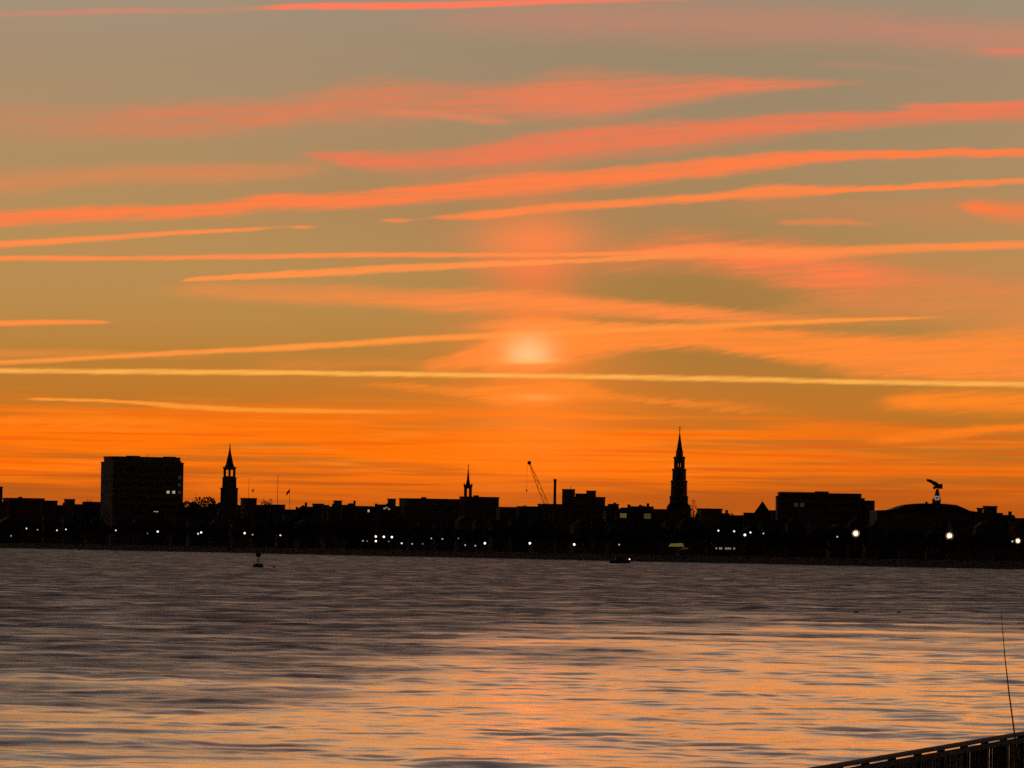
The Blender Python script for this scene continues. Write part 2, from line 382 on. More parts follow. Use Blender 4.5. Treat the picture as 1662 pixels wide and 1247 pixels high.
# ---------------------------------------------------------------- water
def build_water():
    rng = np.random.default_rng(3)
    ys_far = 150.0 * np.exp(np.arange(0, math.log(4200 / 150.0), 0.00125))
    ys = np.concatenate([np.array([-3000, -1200, -400, -100, 0, 40, 80, 110, 130, 142.0]), ys_far, np.array([5000, 7000, 12000, 30000.0])])
    cf = np.linspace(-1, 1, 341)
    cs = np.concatenate([np.array([-60, -25, -10, -5, -3, -2, -1.5, -1.2]), cf, np.array([1.2, 1.5, 2, 3, 5, 10, 25, 60.0])])
    halfw = np.maximum(0.092 * np.abs(ys), 12.0) + 4.0
    halfw[ys < 100] = 16.0
    X = halfw[:, None] * cs[None, :]
    Y = np.repeat(ys[:, None], len(cs), 1)
    dx = halfw * (2.0 / 340)
    dy = np.gradient(ys)
    # wind-roughened patch: calm slick close by, ripples further out (world positions)
    def hcol(x): return HOR + (x - CX) * ROLL
    edge_px = [(-400, 1178), (0, 1168), (250, 1165), (420, 1156), (560, 1115), (660, 1075), (760, 1046), (860, 1030), (1000, 1020), (1300, 1018), (1662, 1022), (2100, 1025)]
    ex = np.array([p[0] for p in edge_px], float)
    ey = np.array([CAM_Z * F / (p[1] - hcol(p[0])) for p in edge_px])
    col = CX + X / np.maximum(Y, 30.0) * F
    def wob(ax, ay, n, seed, ang=0.0):
        r = np.random.default_rng(seed); s = np.zeros_like(X)
        for i in range(n):
            k = r.uniform(0.5, 1.8); th = r.normal(0, 0.6)
            s += np.sin(2 * math.pi * (X * k * math.sin(th) / ax + Y * k * math.cos(th) / ay) + r.uniform(0, 6.28))
        return s / math.sqrt(n / 2)
    edge = np.interp(col, ex, ey)
    ratio = np.log(np.maximum(Y, 1) / edge)                 # >0 beyond the edge
    ratio = ratio + 0.05 * wob(60, 40, 9, 1) + 0.07 * wob(26, 70, 9, 2)
    rough = 1 / (1 + np.exp(-ratio / 0.11))
    # a second rippled tongue reaching into the slick, and a half-rough belt on the left
    tongue = np.exp(-(((col - 930) / 170) ** 2) - ((np.log(np.maximum(Y, 1) / 400.0)) / 0.10) ** 2)
    rough = np.maximum(rough, 0.6 * tongue)
    belt = np.clip((np.log(np.maximum(Y, 1) / 240.0)) / 0.95, 0, 1)
    rough = rough * (0.48 + 0.52 * (belt + (1 - belt) * np.clip((col - 650) / 450, 0, 1)))
    rough = rough * (1 + 0.22 * np.clip(np.log(np.maximum(Y, 1) / 700.0), 0, 1))
    rough = np.clip(rough * (1 + 0.08 * wob(45, 120, 10, 5)) , 0, 1.3)
    rough[Y < 100] = 0
    Z = np.zeros_like(X)
    n = 90
    lam = np.exp(rng.uniform(math.log(0.9), math.log(16.0), n))
    th = rng.normal(0.1, 0.85, n) * np.where(lam < 3, 1.25, 1.0)
    ph = rng.uniform(0, 6.28, n)
    slope_rms = 0.048
    for l, t_, p in zip(lam, th, ph):
        k = 2 * math.pi / l
        kx, ky = k * math.sin(t_), k * math.cos(t_)
        a = slope_rms / k * math.sqrt(2.0 / n)
        a *= 1.0 if l < 2.2 else (1.3 if l < 7 else 0.7)
        cut = np.clip((l / np.maximum(dx, 1e-3) - 3.0) / 3.0, 0, 1) * np.clip((l / abs(math.cos(t_) + 1e-6) / np.maximum(dy, 1e-3) - 2.5) / 3.0, 0, 1)
        if cut.max() <= 0: continue
        Z += (a * cut)[:, None] * np.sin(kx * X + ky * Y + p)
    grp = 1 + 0.26 * wob(14, 40, 8, 11)
    Z *= np.clip(grp, 0.2, 2) * (0.85 + 0.6 * rough)
    fade = np.where(np.abs(cs) > 1, 0.0, 1.0)[None, :]
    Z *= fade
    nr, nc = X.shape
    me = bpy.data.meshes.new('water')
    co = np.stack([X, Y, Z], -1).reshape(-1, 3).astype(np.float32)
    i = np.arange(nr * nc).reshape(nr, nc)
    q = np.stack([i[:-1, :-1], i[:-1, 1:], i[1:, 1:], i[1:, :-1]], -1).reshape(-1, 4).astype(np.int32)
    me.vertices.add(len(co)); me.vertices.foreach_set('co', co.ravel())
    me.loops.add(q.size); me.loops.foreach_set('vertex_index', q.ravel())
    me.polygons.add(len(q))
    me.polygons.foreach_set('loop_start', np.arange(0, q.size, 4, dtype=np.int32))
    me.polygons.foreach_set('loop_total', np.full(len(q), 4, dtype=np.int32))
    me.update(calc_edges=True)
    me.polygons.foreach_set('use_smooth', np.ones(len(q), dtype=bool))
    at_ = me.attributes.new('ripple', 'FLOAT', 'POINT')
    at_.data.foreach_set('value', rough.reshape(-1).astype(np.float32))
    mt = bpy.data.materials.new('harbour_water')
    mt.use_nodes = True
    nt = mt.node_tree; b = nt.nodes['Principled BSDF']
    b.inputs['Base Color'].default_value = (0.010, 0.009, 0.009, 1)
    b.inputs['IOR'].default_value = 1.333
    nn = Net(nt)
    a = nn.node('ShaderNodeAttribute', attribute_name='ripple')
    g = nn.node('ShaderNodeNewGeometry')
    # gusts: ripple strength varies in patches a few metres to tens of metres across
    gust = nn.noise(g.outputs['Position'], scale=0.10, detail=5.0, rough=0.62, dims='3D')
    gust = nn.rng(gust, 0.36, 0.66, 0.55, 1.3)
    rip = nn.m('MULTIPLY', a.outputs['Fac'], gust)
    nt.links.new(nn.rng(rip, 0.0, 1.15, 0.06, 0.46, smooth=False), b.inputs['Roughness'])
    f1 = nn.noise(g.outputs['Position'], scale=1.3, detail=3.0, rough=0.6, dims='3D')
    bump = nn.node('ShaderNodeBump')
    bump.inputs['Distance'].default_value = 0.05
    nt.links.new(nn.rng(rip, 0.0, 1.0, 0.2, 1.0, smooth=False), bump.inputs['Strength'])
    nt.links.new(f1, bump.inputs['Height'])
    nt.links.new(bump.outputs[0], b.inputs['Normal'])
    return structure(link('water', me, mt))
build_water()

# ---------------------------------------------------------------- mesh helpers
class MB:
    """collects shapes and links them as one mesh object"""
    def __init__(self):
        self.v, self.f, self.mi = [], [], []
    def poly(self, pts, faces, mi=0):
        b = len(self.v)
        self.v += [tuple(p) for p in pts]
        self.f += [tuple(b + i for i in f) for f in faces]
        self.mi += [mi] * len(faces)
        return self
    def box(self, x0, x1, y0, y1, z0, z1, mi=0):
        p = [(x0, y0, z0), (x1, y0, z0), (x1, y1, z0), (x0, y1, z0), (x0, y0, z1), (x1, y0, z1), (x1, y1, z1), (x0, y1, z1)]
        return self.poly(p, [(3, 2, 1, 0), (4, 5, 6, 7), (0, 1, 5, 4), (1, 2, 6, 5), (2, 3, 7, 6), (3, 0, 4, 7)], mi)
    def frustum(self, hx0, hy0, z0, hx1, hy1, z1, cx=0, cy=0, mi=0):
        p = [(cx + sx * hx, cy + sy * hy, z) for hx, hy, z in ((hx0, hy0, z0), (hx1, hy1, z1)) for sx, sy in ((-1, -1), (1, -1), (1, 1), (-1, 1))]
        return self.poly(p, [(3, 2, 1, 0), (4, 5, 6, 7), (0, 1, 5, 4), (1, 2, 6, 5), (2, 3, 7, 6), (3, 0, 4, 7)], mi)
    def lathe(self, prof, n=12, cx=0, cy=0, rot=0.0, mi=0):
        p = [(cx + r * math.cos(rot + 2 * math.pi * k / n), cy + r * math.sin(rot + 2 * math.pi * k / n), z) for r, z in prof for k in range(n)]
        f = [(i * n + k, i * n + (k + 1) % n, (i + 1) * n + (k + 1) % n, (i + 1) * n + k) for i in range(len(prof) - 1) for k in range(n)]
        f += [tuple(range(n - 1, -1, -1)), tuple((len(prof) - 1) * n + k for k in range(n))]
        return self.poly(p, f, mi)
    def tube(self, pts, rad, n=6, mi=0):
        pts = [Vector(p) for p in pts]
        if not isinstance(rad, (list, tuple)): rad = [rad] * len(pts)
        ring = []
        for i, p in enumerate(pts):
            t = (pts[min(i + 1, len(pts) - 1)] - pts[max(i - 1, 0)]).normalized()
            a = Vector((0, 0, 1)) if abs(t.z) < 0.9 else Vector((1, 0, 0))
            u = t.cross(a).normalized(); w = t.cross(u)
            ring += [p + (u * math.cos(2 * math.pi * k / n) + w * math.sin(2 * math.pi * k / n)) * rad[i] for k in range(n)]
        m_ = len(pts)
        f = [(i * n + k, i * n + (k + 1) % n, (i + 1) * n + (k + 1) % n, (i + 1) * n + k) for i in range(m_ - 1) for k in range(n)]
        f += [tuple(range(n - 1, -1, -1)), tuple((m_ - 1) * n + k for k in range(n))]
        return self.poly(ring, f, mi)
    def ball(self, c, r, n=10, sx=1, sy=1, sz=1, mi=0):
        prof = [(max(0.02, math.sin(math.pi * i / 6)) * r, -math.cos(math.pi * i / 6) * r * sz) for i in range(7)]
        b = len(self.v); self.lathe(prof, n, mi=mi)
        for i in range(b, len(self.v)):
            x, y, z = self.v[i]; self.v[i] = (c[0] + x * sx, c[1] + y * sy, c[2] + z)
        return self
    def mesh(self, name, smooth=False):
        me = bpy.data.meshes.new(name)
        me.from_pydata(self.v, [], self.f)
        me.polygons.foreach_set('material_index', self.mi)
        if smooth: me.polygons.foreach_set('use_smooth', [True] * len(self.f))
        me.update()
        return me
    def build(self, name, material, parent=None, smooth=False):
        return link(name, self.mesh(name, smooth), material, parent)

def empty(name, loc, rz=0.0):
    o = bpy.data.objects.new(name, None)
    o.empty_display_size = 0.5
    o.location = loc; o.rotation_euler = (0, 0, rz)
    COL.objects.link(o)
    return o

def copy_tree(root, loc, rz=0.0, scale=1.0):
    r = root.copy(); COL.objects.link(r)
    r.location = loc; r.rotation_euler = (0, 0, rz); r.scale = (scale,) * 3
    for ch in root.children:
        c = ch.copy(); COL.objects.link(c); c.parent = r
        for g in ch.children:
            d = g.copy(); COL.objects.link(d); d.parent = c
    return r

# ---------------------------------------------------------------- city materials
stucco = mat('stucco_wall', (0.20, 0.16, 0.13), 0.9, noise=.25, scale=.4, spec=0.08)
brick = mat('brick_wall', (0.16, 0.075, 0.055), 0.9, noise=.3, scale=.5, spec=0.08)
concrete = mat('concrete_wall', (0.19, 0.175, 0.16), 0.9, noise=.2, scale=.3, spec=0.08)
slate = mat('slate_roof', (0.07, 0.065, 0.065), 0.8, noise=.3, scale=.6, spec=0.08)
metalroof = mat('standing_seam_roof', (0.10, 0.085, 0.08), 0.6, noise=.2, scale=.5, spec=0.08)
trim = mat('painted_trim', (0.26, 0.23, 0.20), 0.8, spec=0.08)
glass = mat('window_glass', (0.02, 0.02, 0.022), 0.25)
frame_m = mat('window_frame', (0.18, 0.17, 0.16), 0.7, spec=0.08)
steel = mat('dark_steel', (0.06, 0.05, 0.05), 0.6, metal=.3)
bark = mat('bark', (0.06, 0.045, 0.035), 0.95, noise=.3, scale=2)
leaf = mat('oak_foliage', (0.035, 0.045, 0.02), 0.9, noise=.4, scale=.5)
palm_leaf = mat('palmetto_foliage', (0.045, 0.06, 0.025), 0.85, noise=.3, scale=.8)
lit_warm = mat('lit_window_warm', (0.3, 0.25, 0.2), 0.5, emit=(1.0, 0.82, 0.6), strength=0.42)
lit_dim = mat('lit_window_dim', (0.2, 0.18, 0.15), 0.5, emit=(1.0, 0.8, 0.62), strength=0.018)
lit_ochre = mat('lit_window_ochre', (0.2, 0.17, 0.1), 0.5, emit=(1.0, 0.72, 0.22), strength=0.085)
lit_tent = mat('lit_canopy', (0.4, 0.33, 0.12), 0.7, emit=(1.0, 0.74, 0.12), strength=0.10)

# ---------------------------------------------------------------- land
def build_land():
    z = GROUND_Z
    a = SHORE_A - _sdir * 6000; b = SHORE_B + _sdir * 900
    mb = MB()
    nu, nv = 60, 24
    pts = []
    for j in range(nv + 1):
        back = 9000.0 * (j / nv) ** 2.2
        for i in range(nu + 1):
            p = a + (b - a) * (i / nu) + _snrm * back
            pts.append((p.x, p.y, z + (0 if j == 0 else random.uniform(-.05, .35))))
    fs = [(j * (nu + 1) + i, j * (nu + 1) + i + 1, (j + 1) * (nu + 1) + i + 1, (j + 1) * (nu + 1) + i) for j in range(nv) for i in range(nu)]
    mb.poly(pts, fs)
    g = mb.build('ground', mat('city_ground', (0.055, 0.052, 0.042), 0.95, noise=.3, scale=.05, spec=0.0))
    structure(g)
    # seawall: battered face with a coping
    o = empty('sea_wall', (SHORE_A.x, SHORE_A.y, 0), math.atan2(_sdir.y, _sdir.x))
    L = (SHORE_B - SHORE_A).length
    m1 = MB(); m2 = MB()
    for i in range(-12, 40):
        x0, x1 = i * 45.0, i * 45.0 + 45.0
        if x0 > L + 300: break
        m1.poly([(x0, -0.9, -2), (x1, -0.9, -2), (x1, -0.35, 2.7), (x0, -0.35, 2.7), (x0, 0.5, -2), (x1, 0.5, -2), (x1, 0.5, 2.7), (x0, 0.5, 2.7)],
                [(0, 1, 2, 3), (7, 6, 5, 4), (3, 2, 6, 7)])
        m2.box(x0, x1 - .05, -0.6, 0.75, 2.7, 3.0)
    stone = mat('wet_sea_wall', (0.055, 0.05, 0.045), 0.85, noise=.35, scale=.25)
    m1.build('wall', stone, o); m2.build('coping', mat('coping_stone', (0.11, 0.10, 0.09), 0.85), o)
    tag(o, 'long low stone sea wall along the far waterfront', 'sea wall')
build_land()

# ---------------------------------------------------------------- buildings
YAW = math.atan2(_snrm.y, _snrm.x)
if abs(YAW) > math.pi / 2: YAW -= math.copysign(math.pi, YAW)

def window_mesh(w, h, pane):
    mb = MB()
    mb.box(-w / 2, w / 2, -.05, .1, 0, h, 1)
    t = .09
    mb.box(-w / 2 - t, w / 2 + t, -.14, .1, -t * 1.6, -.002, 0)
    mb.box(-w / 2 - t, w / 2 + t, -.12, .1, h + .002, h + t, 0)
    mb.box(-w / 2 - t, -w / 2 - .002, -.12, .1, 0, h, 0); mb.box(w / 2 + .002, w / 2 + t, -.12, .1, 0, h, 0)
    mb.box(-.03, .03, -.1, .1, 0.002, h - .002, 0); mb.box(-w / 2 + .002, w / 2 - .002, -.09, .1, h * .5 - .03, h * .5 + .03, 0)
    me = mb.mesh('window')
    me.materials.append(frame_m); me.materials.append(pane)
    return me
WIN = window_mesh(1.15, 1.8, glass)
WIN_BIG = window_mesh(1.9, 1.7, glass)
WIN_LIT = window_mesh(1.7, 1.6, lit_warm)
WIN_DIM = window_mesh(1.9, 1.7, lit_dim)
WIN_SLIT = window_mesh(1.0, 1.5, lit_dim)

def windows(parent, x0, x1, y, z0, z1, dx=3.4, dz=3.5, me=None, lit=()):
    n = max(1, int((x1 - x0) / dx)); k = max(0, int((z1 - z0) / dz))
    for j in range(k):
        for i in range(n):
            o = link('window', me or WIN, None, parent)
            o.location = (x0 + (i + .5) * (x1 - x0) / n, y, z0 + j * dz + .9)

def place(px0, px1, pyt, back, yaw=None, ratio=.6, dmax=22):
    mid = (px0 + px1) / 2
    D = shore_depth(mid) + back
    yaw = YAW if yaw is None else yaw
    W = (px1 - px0) * D / F
    d = min(W * ratio, dmax)
    w = (W - d * abs(math.sin(yaw))) / math.cos(yaw)
    if w < d * .4:
        d = W * .4; w = (W - d * abs(math.sin(yaw))) / math.cos(yaw)
    p = at(mid, pyt, D)
    return p, D, w, d, yaw

def building(name, px0, px1, pyt, back, roof='flat', wall=stucco, roofm=slate, label='', cat='building', group=None,
             yaw=None, chimneys=0, win=True, ratio=.6, rise=None, lower=0, winmesh=None, floors=99):
    p, D, w, d, yaw = place(px0, px1, pyt, back, yaw, ratio)
    H = p.z - GROUND_Z
    o = empty(name, (p.x, D, GROUND_Z - .3), yaw)
    H += .3
    hx, hy = w / 2, d / 2
    if roof == 'flat':
        MB().box(-hx, hx, -hy, hy, 0, H - .5).build('wall', wall, o)
        r = MB().box(-hx - .25, hx + .25, -hy - .25, hy + .25, H - .5, H - .15)
        for a in ((-hx - .2, hx + .2, -hy - .2, -hy + .1), (-hx - .2, hx + .2, hy - .1, hy + .2), (-hx - .2, -hx + .1, -hy + .102, hy - .102), (hx - .1, hx + .2, -hy + .102, hy - .102)):
            r.box(*a, H - .15, H + .15)
        ro = r.build('roof', roofm, o)
        if w > 14:
            MB().box(-hx * .3, -hx * .3 + 2.2, -1, 1.2, H - .15, H + .9).build('vent_housing', metalroof, ro)
        top = H - .6
    else:
        rise = rise or min(hy * 1.0, H * .35)
        e = H - rise
        MB().box(-hx, hx, -hy, hy, 0, e).build('wall', wall, o)
        ov = .35
        if roof == 'gable':
            pts = [(-hx - ov, -hy - ov, e), (hx + ov, -hy - ov, e), (hx + ov, hy + ov, e), (-hx - ov, hy + ov, e), (-hx - ov, 0, H), (hx + ov, 0, H)]
            fc = [(3, 2, 1, 0), (0, 1, 5, 4), (2, 3, 4, 5), (0, 4, 3), (1, 2, 5)]
        elif roof == 'front_gable':
            pts = [(-hx - ov, -hy - ov, e), (hx + ov, -hy - ov, e), (hx + ov, hy + ov, e), (-hx - ov, hy + ov, e), (0, -hy - ov, H), (0, hy + ov, H)]
            fc = [(3, 2, 1, 0), (0, 4, 5, 3), (1, 2, 5, 4), (0, 1, 4), (2, 3, 5)]
        else:
            k = max(0, hx - hy) if roof == 'hip' else 0.02
            pts = [(-hx - ov, -hy - ov, e), (hx + ov, -hy - ov, e), (hx + ov, hy + ov, e), (-hx - ov, hy + ov, e), (-k, 0, H), (k, 0, H)]
            fc = [(3, 2, 1, 0), (0, 1, 5, 4), (2, 3, 4, 5), (0, 4, 3), (1, 2, 5)]
        ro = MB().poly([(x, y, z + .003) for x, y, z in pts], fc).build('roof', roofm, o)
        for c in range(chimneys):
            cxp = hx * (.55 if c == 0 else -.6)
            MB().box(cxp - .6, cxp + .6, -.45, .45, H - rise * .6, H + 1.2).box(cxp - .72, cxp + .72, -.57, .57, H + 1.202, H + 1.45).build('chimney', brick, ro)
        top = e
    if win:
        windows(o, -hx + .6, hx - .6, -hy - .02, max(0, top - 3.5 * floors), top, me=winmesh)
    if label: tag(o, label, cat, group)
    return o, D, w, d, H

# tall tower block -------------------------------------------------
def tower_block():
    p, D, w, d, yaw = place(163.5, 298.5, 752, 330, ratio=.62, dmax=24)
    H = p.z - GROUND_Z + .3
    o = empty('tower_block', (p.x, D, GROUND_Z - .3), yaw)
    hx, hy = w / 2, d / 2
    px = D / F
    MB().box(-hx, hx, -hy, hy, 0, H).build('wall', concrete, o)
    r = MB().box(-hx - .35, hx + .35, -hy - .35, hy + .35, H + .002, H + .55)
    ro = r.build('cornice', trim, o)
    pw = 109 * px / math.cos(yaw) * .5
    MB().box(-pw, pw * .98, -hy * .7, hy * .7, H + .55, H + 9 * px).build('penthouse', concrete, o)
    pr = MB().box(-pw - .3, pw * .98 + .3, -hy * .7 - .3, hy * .7 + .3, H + 9 * px, H + 9 * px + .4).build('penthouse_roof', slate, o)
    MB().box(-pw * .45, -pw * .1, -2, 2, H + 9 * px + .4, H + 9 * px + 1.0).build('vent_housing', metalroof, pr)
    MB().tube([(pw * .12, 0, H + 9 * px + .4), (pw * .16, 0, H + 9 * px + 1.7)], .12).build('antenna', steel, pr)
    MB().box(pw * .62, pw * .95, -2, 1, H + 9 * px + .4, H + 9 * px + .9).build('vent_housing', metalroof, pr)
    MB().box(-hx + .4, -hx + 1.1, -hy + .3, -hy + 1.2, H + .55, H + 1.9).build('vent_housing', metalroof, ro)
    MB().box(hx - 2.4, hx - 1.2, -hy + .3, hy - .3, H + .55, H + 1.5).build('vent_housing', metalroof, ro)
    # floors: band courses and windows
    n = 11; fl = (H - 1.5) / n
    for k in range(1, n):
        MB().box(-hx - .12, hx + .12, -hy - .12, hy + .12, k * fl - .15, k * fl + .15).build('band_course', trim, o)
    nb = 12; bw = (2 * hx - 1.2) / nb
    lit_rows = {(7, 9): 'L', (7, 10): 'L', (7, 11): 'd', (8, 11): 'd', (9, 11): 'd'}
    zl = at(270, 804, D).z - GROUND_Z + .3
    row_lit = int(round((zl - .9 - 1.0) / fl))
    for k in range(n):
        for i in range(nb):
            me = WIN_BIG
            if k == row_lit and i in (9, 10): me = WIN_LIT
            if (k == row_lit and i == 11) or (k in (row_lit + 1, row_lit + 2) and i == 11): me = WIN_DIM
            q = link('lit_window' if me is not WIN_BIG else 'window', me, None, o)
            q.location = (-hx + .6 + (i + .5) * bw, -hy - .14, k * fl + 1.0)
    tag(o, 'broad tall tower block with stepped roof and a few lit windows', 'tower block')
tower_block()

# churches ---------------------------------------------------------
def belfry(mb, h, z0, z1, pier, mids):
    """open square stage: corner piers, optional middle piers, arch head ring"""
    for sx in (-1, 1):
        for sy in (-1, 1):
            mb.box(min(sx * h, sx * (h - pier)), max(sx * h, sx * (h - pier)), min(sy * h, sy * (h - pier)), max(sy * h, sy * (h - pier)), z0, z1)
    if mids:
        for s in (-1, 1):
            mb.box(-mids, mids, min(s * h, s * (h - .5)), max(s * h, s * (h - .5)), z0, z1)
            mb.box(min(s * h, s * (h - .5)), max(s * h, s * (h - .5)), -mids, mids, z0, z1)
    zt = z1 - (z1 - z0) * .16
    mb.box(-h + .02, h - .02, -h + .02, h - .02, zt, z1 - .002)

def church_a():
    """tapering white steeple with an open lantern, left of the flagpoles"""
    D = shore_depth(372) + 390; px = D / F
    def z(y): return at(372, y, D).z - GROUND_Z + .3
    p = at(372.0, 800, D)
    o = empty('church', (p.x, D, GROUND_Z - .3), 0.0)
    MB().box(-13.5 * px, 13.5 * px, -13.5 * px, 13.5 * px, 0, z(794)).build('tower', stucco, o)
    MB().box(-14.2 * px, 14.2 * px, -14.2 * px, 14.2 * px, z(794) + .002, z(792)).build('cornice', trim, o)
    MB().frustum(11.2 * px, 11.2 * px, z(792) + .002, 10.8 * px, 10.8 * px, z(777)).build('clock_stage', stucco, o)
    for s in (-1, 1):
        c = MB().lathe([(1.5, -.12), (1.5, .12)], 16).build('clock_face', trim, o)
        c.rotation_euler = (math.pi / 2, 0, 0); c.location = (0, s * 11.1 * px, z(785))
    MB().box(-11.8 * px, 11.8 * px, -11.8 * px, 11.8 * px, z(777) + .002, z(775.4)).build('cornice', trim, o)
    mb = MB(); mb.box(-9.6 * px, 9.6 * px, -9.6 * px, 9.6 * px, z(775.4) + .002, z(773))
    belfry(mb, 9.4 * px, z(773) + .002, z(761), 3.5 * px, 1.5 * px)
    mb.build('belfry', stucco, o)
    MB().box(-10.3 * px, 10.3 * px, -10.3 * px, 10.3 * px, z(761) + .002, z(758)).build('cornice', trim, o)
    MB().lathe([(8.6 * px, z(758)), (6.6 * px, z(754)), (5.2 * px, z(748)), (2.2 * px, z(735)), (.7 * px, z(725))], 8, rot=math.pi / 8).build('spire', slate, o)
    MB().tube([(0, 0, z(726)), (0, 0, z(720))], .14).ball((0, 0, z(723.4)), .42).build('finial', steel, o)
    # nave running back from the tower
    n = MB().poly([(-27 * px, 4, 0), (16 * px, 4, 0), (16 * px, 40, 0), (-27 * px, 40, 0)] + [(-27 * px, 4, z(822)), (16 * px, 4, z(822)), (16 * px, 40, z(822)), (-27 * px, 40, z(822))],
                  [(0, 1, 5, 4), (1, 2, 6, 5), (2, 3, 7, 6), (3, 0, 4, 7)])
    n.build('nave', stucco, o)
    MB().poly([(-28 * px, 3.5, z(822)), (17 * px, 3.5, z(822)), (17 * px, 40.5, z(822)), (-28 * px, 40.5, z(822)), (-6 * px, 3.5, z(810)), (-6 * px, 40.5, z(810))],
              [(3, 2, 1, 0), (0, 4, 5, 3), (1, 2, 5, 4), (0, 1, 4), (2, 3, 5)]).build('roof', slate, o)
    windows(o, -11 * px, 11 * px, -13.5 * px - .02, 6, z(796), dx=4.4, dz=5)
    tag(o, 'church steeple with open two-arched belfry beside the tall tower block', 'church')
church_a()

def church_b():
    """the tallest steeple: four receding stages and a slim spire"""
    D = shore_depth(1102) + 276; px = D / F
    def z(y): return at(1102, y, D).z - GROUND_Z + .3
    p = at(1102.2, 780, D)
    o = empty('church', (p.x, D, GROUND_Z - .3), 0.0)
    r8 = math.pi / 8; k8 = 1 / math.cos(r8)
    MB().box(-14.5 * px, 14.5 * px, -14.5 * px, 14.5 * px, 0, z(807)).build('tower', stucco, o)
    MB().box(-15.2 * px, 15.2 * px, -15.2 * px, 15.2 * px, z(807) + .002, z(805.6)).build('cornice', trim, o)
    MB().lathe([(13.2 * px * k8, z(805.6)), (12.9 * px * k8, z(783))], 8, rot=r8).build('stage', stucco, o)
    MB().lathe([(13.9 * px * k8, z(783)), (13.9 * px * k8, z(781.4)), (13.0 * px * k8, z(780))], 8, rot=r8).build('cornice', trim, o)
    MB().lathe([(11.2 * px * k8, z(780)), (10.9 * px * k8, z(764))], 8, rot=r8).build('stage', stucco, o)
    MB().lathe([(12.0 * px * k8, z(764)), (12.0 * px * k8, z(762.5)), (11.0 * px * k8, z(761))], 8, rot=r8).build('cornice', trim, o)
    mb = MB(); mb.box(-8.6 * px, 8.6 * px, -8.6 * px, 8.6 * px, z(761), z(758.4))
    belfry(mb, 8.6 * px, z(758.4) + .002, z(747), 6.3 * px, 1.5 * px)
    mb.box(-8.5 * px, 8.5 * px, -8.5 * px, 8.5 * px, z(752), z(747) - .004)
    mb.build('belfry', stucco, o)
    MB().lathe([(8.8 * px * k8, z(747)), (9.0 * px * k8, z(744))], 8, rot=r8).build('stage', stucco, o)
    MB().lathe([(10.0 * px * k8, z(744)), (10.0 * px * k8, z(742.6)), (7.5 * px, z(741))], 8, rot=r8).build('cornice', trim, o)
    MB().lathe([(6.4 * px, z(741)), (5.9 * px, z(733.5))], 8, rot=r8).build('drum', stucco, o)
    MB().lathe([(6.5 * px, z(733.5)), (6.4 * px, z(732.4)), (5.3 * px, z(731.5))], 8, rot=r8).build('cornice', trim, o)
    MB().lathe([(5.2 * px, z(731.5)), (2.6 * px, z(716)), (.6 * px, z(702))], 8, rot=r8).build('spire', slate, o)
    MB().tube([(0, 0, z(703)), (0, 0, z(692))], .15).ball((0, 0, z(698.5)), .36).box(-.7, .7, -.08, .08, z(695), z(694.3)).build('finial', steel, o)
    # porticoes hugging the tower, nave behind
    MB().box(-19 * px, 18 * px, -7, 8, 0, z(824)).build('portico', stucco, o)
    MB().poly([(-19.5 * px, -7.4, z(824)), (18.5 * px, -7.4, z(824)), (18.5 * px, 8.4, z(824)), (-19.5 * px, 8.4, z(824)), (-14.6 * px, -7.4, z(817)), (14.6 * px, -7.4, z(817)), (14.6 * px, 8.4, z(817)), (-14.6 * px, 8.4, z(817))],
              [(3, 2, 1, 0), (0, 1, 5, 4), (1, 2, 6, 5), (2, 3, 7, 6), (3, 0, 4, 7), (4, 5, 6, 7)]).build('portico_roof', slate, o)
    MB().box(-17 * px, 17 * px, 8.5, 46, 0, z(830)).build('nave', stucco, o)
    MB().poly([(-18 * px, 8.5, z(830)), (18 * px, 8.5, z(830)), (18 * px, 46.5, z(830)), (-18 * px, 46.5, z(830)), (0, 8.5, z(818)), (0, 46.5, z(818))],
              [(3, 2, 1, 0), (0, 4, 5, 3), (1, 2, 5, 4), (0, 1, 4), (2, 3, 5)]).build('roof', slate, o)
    for zz in (788, 800):
        for sx in (-.45, .45):
            q = link('window', WIN, None, o); q.location = (sx * 8 * px, -13.05 * px - .03, z(zz))
    q = link('window', WIN, None, o); q.location = (0, -11.1 * px - .03, z(776))
    tag(o, 'tallest church steeple with receding octagonal stages and slim needle spire', 'church')
church_b()

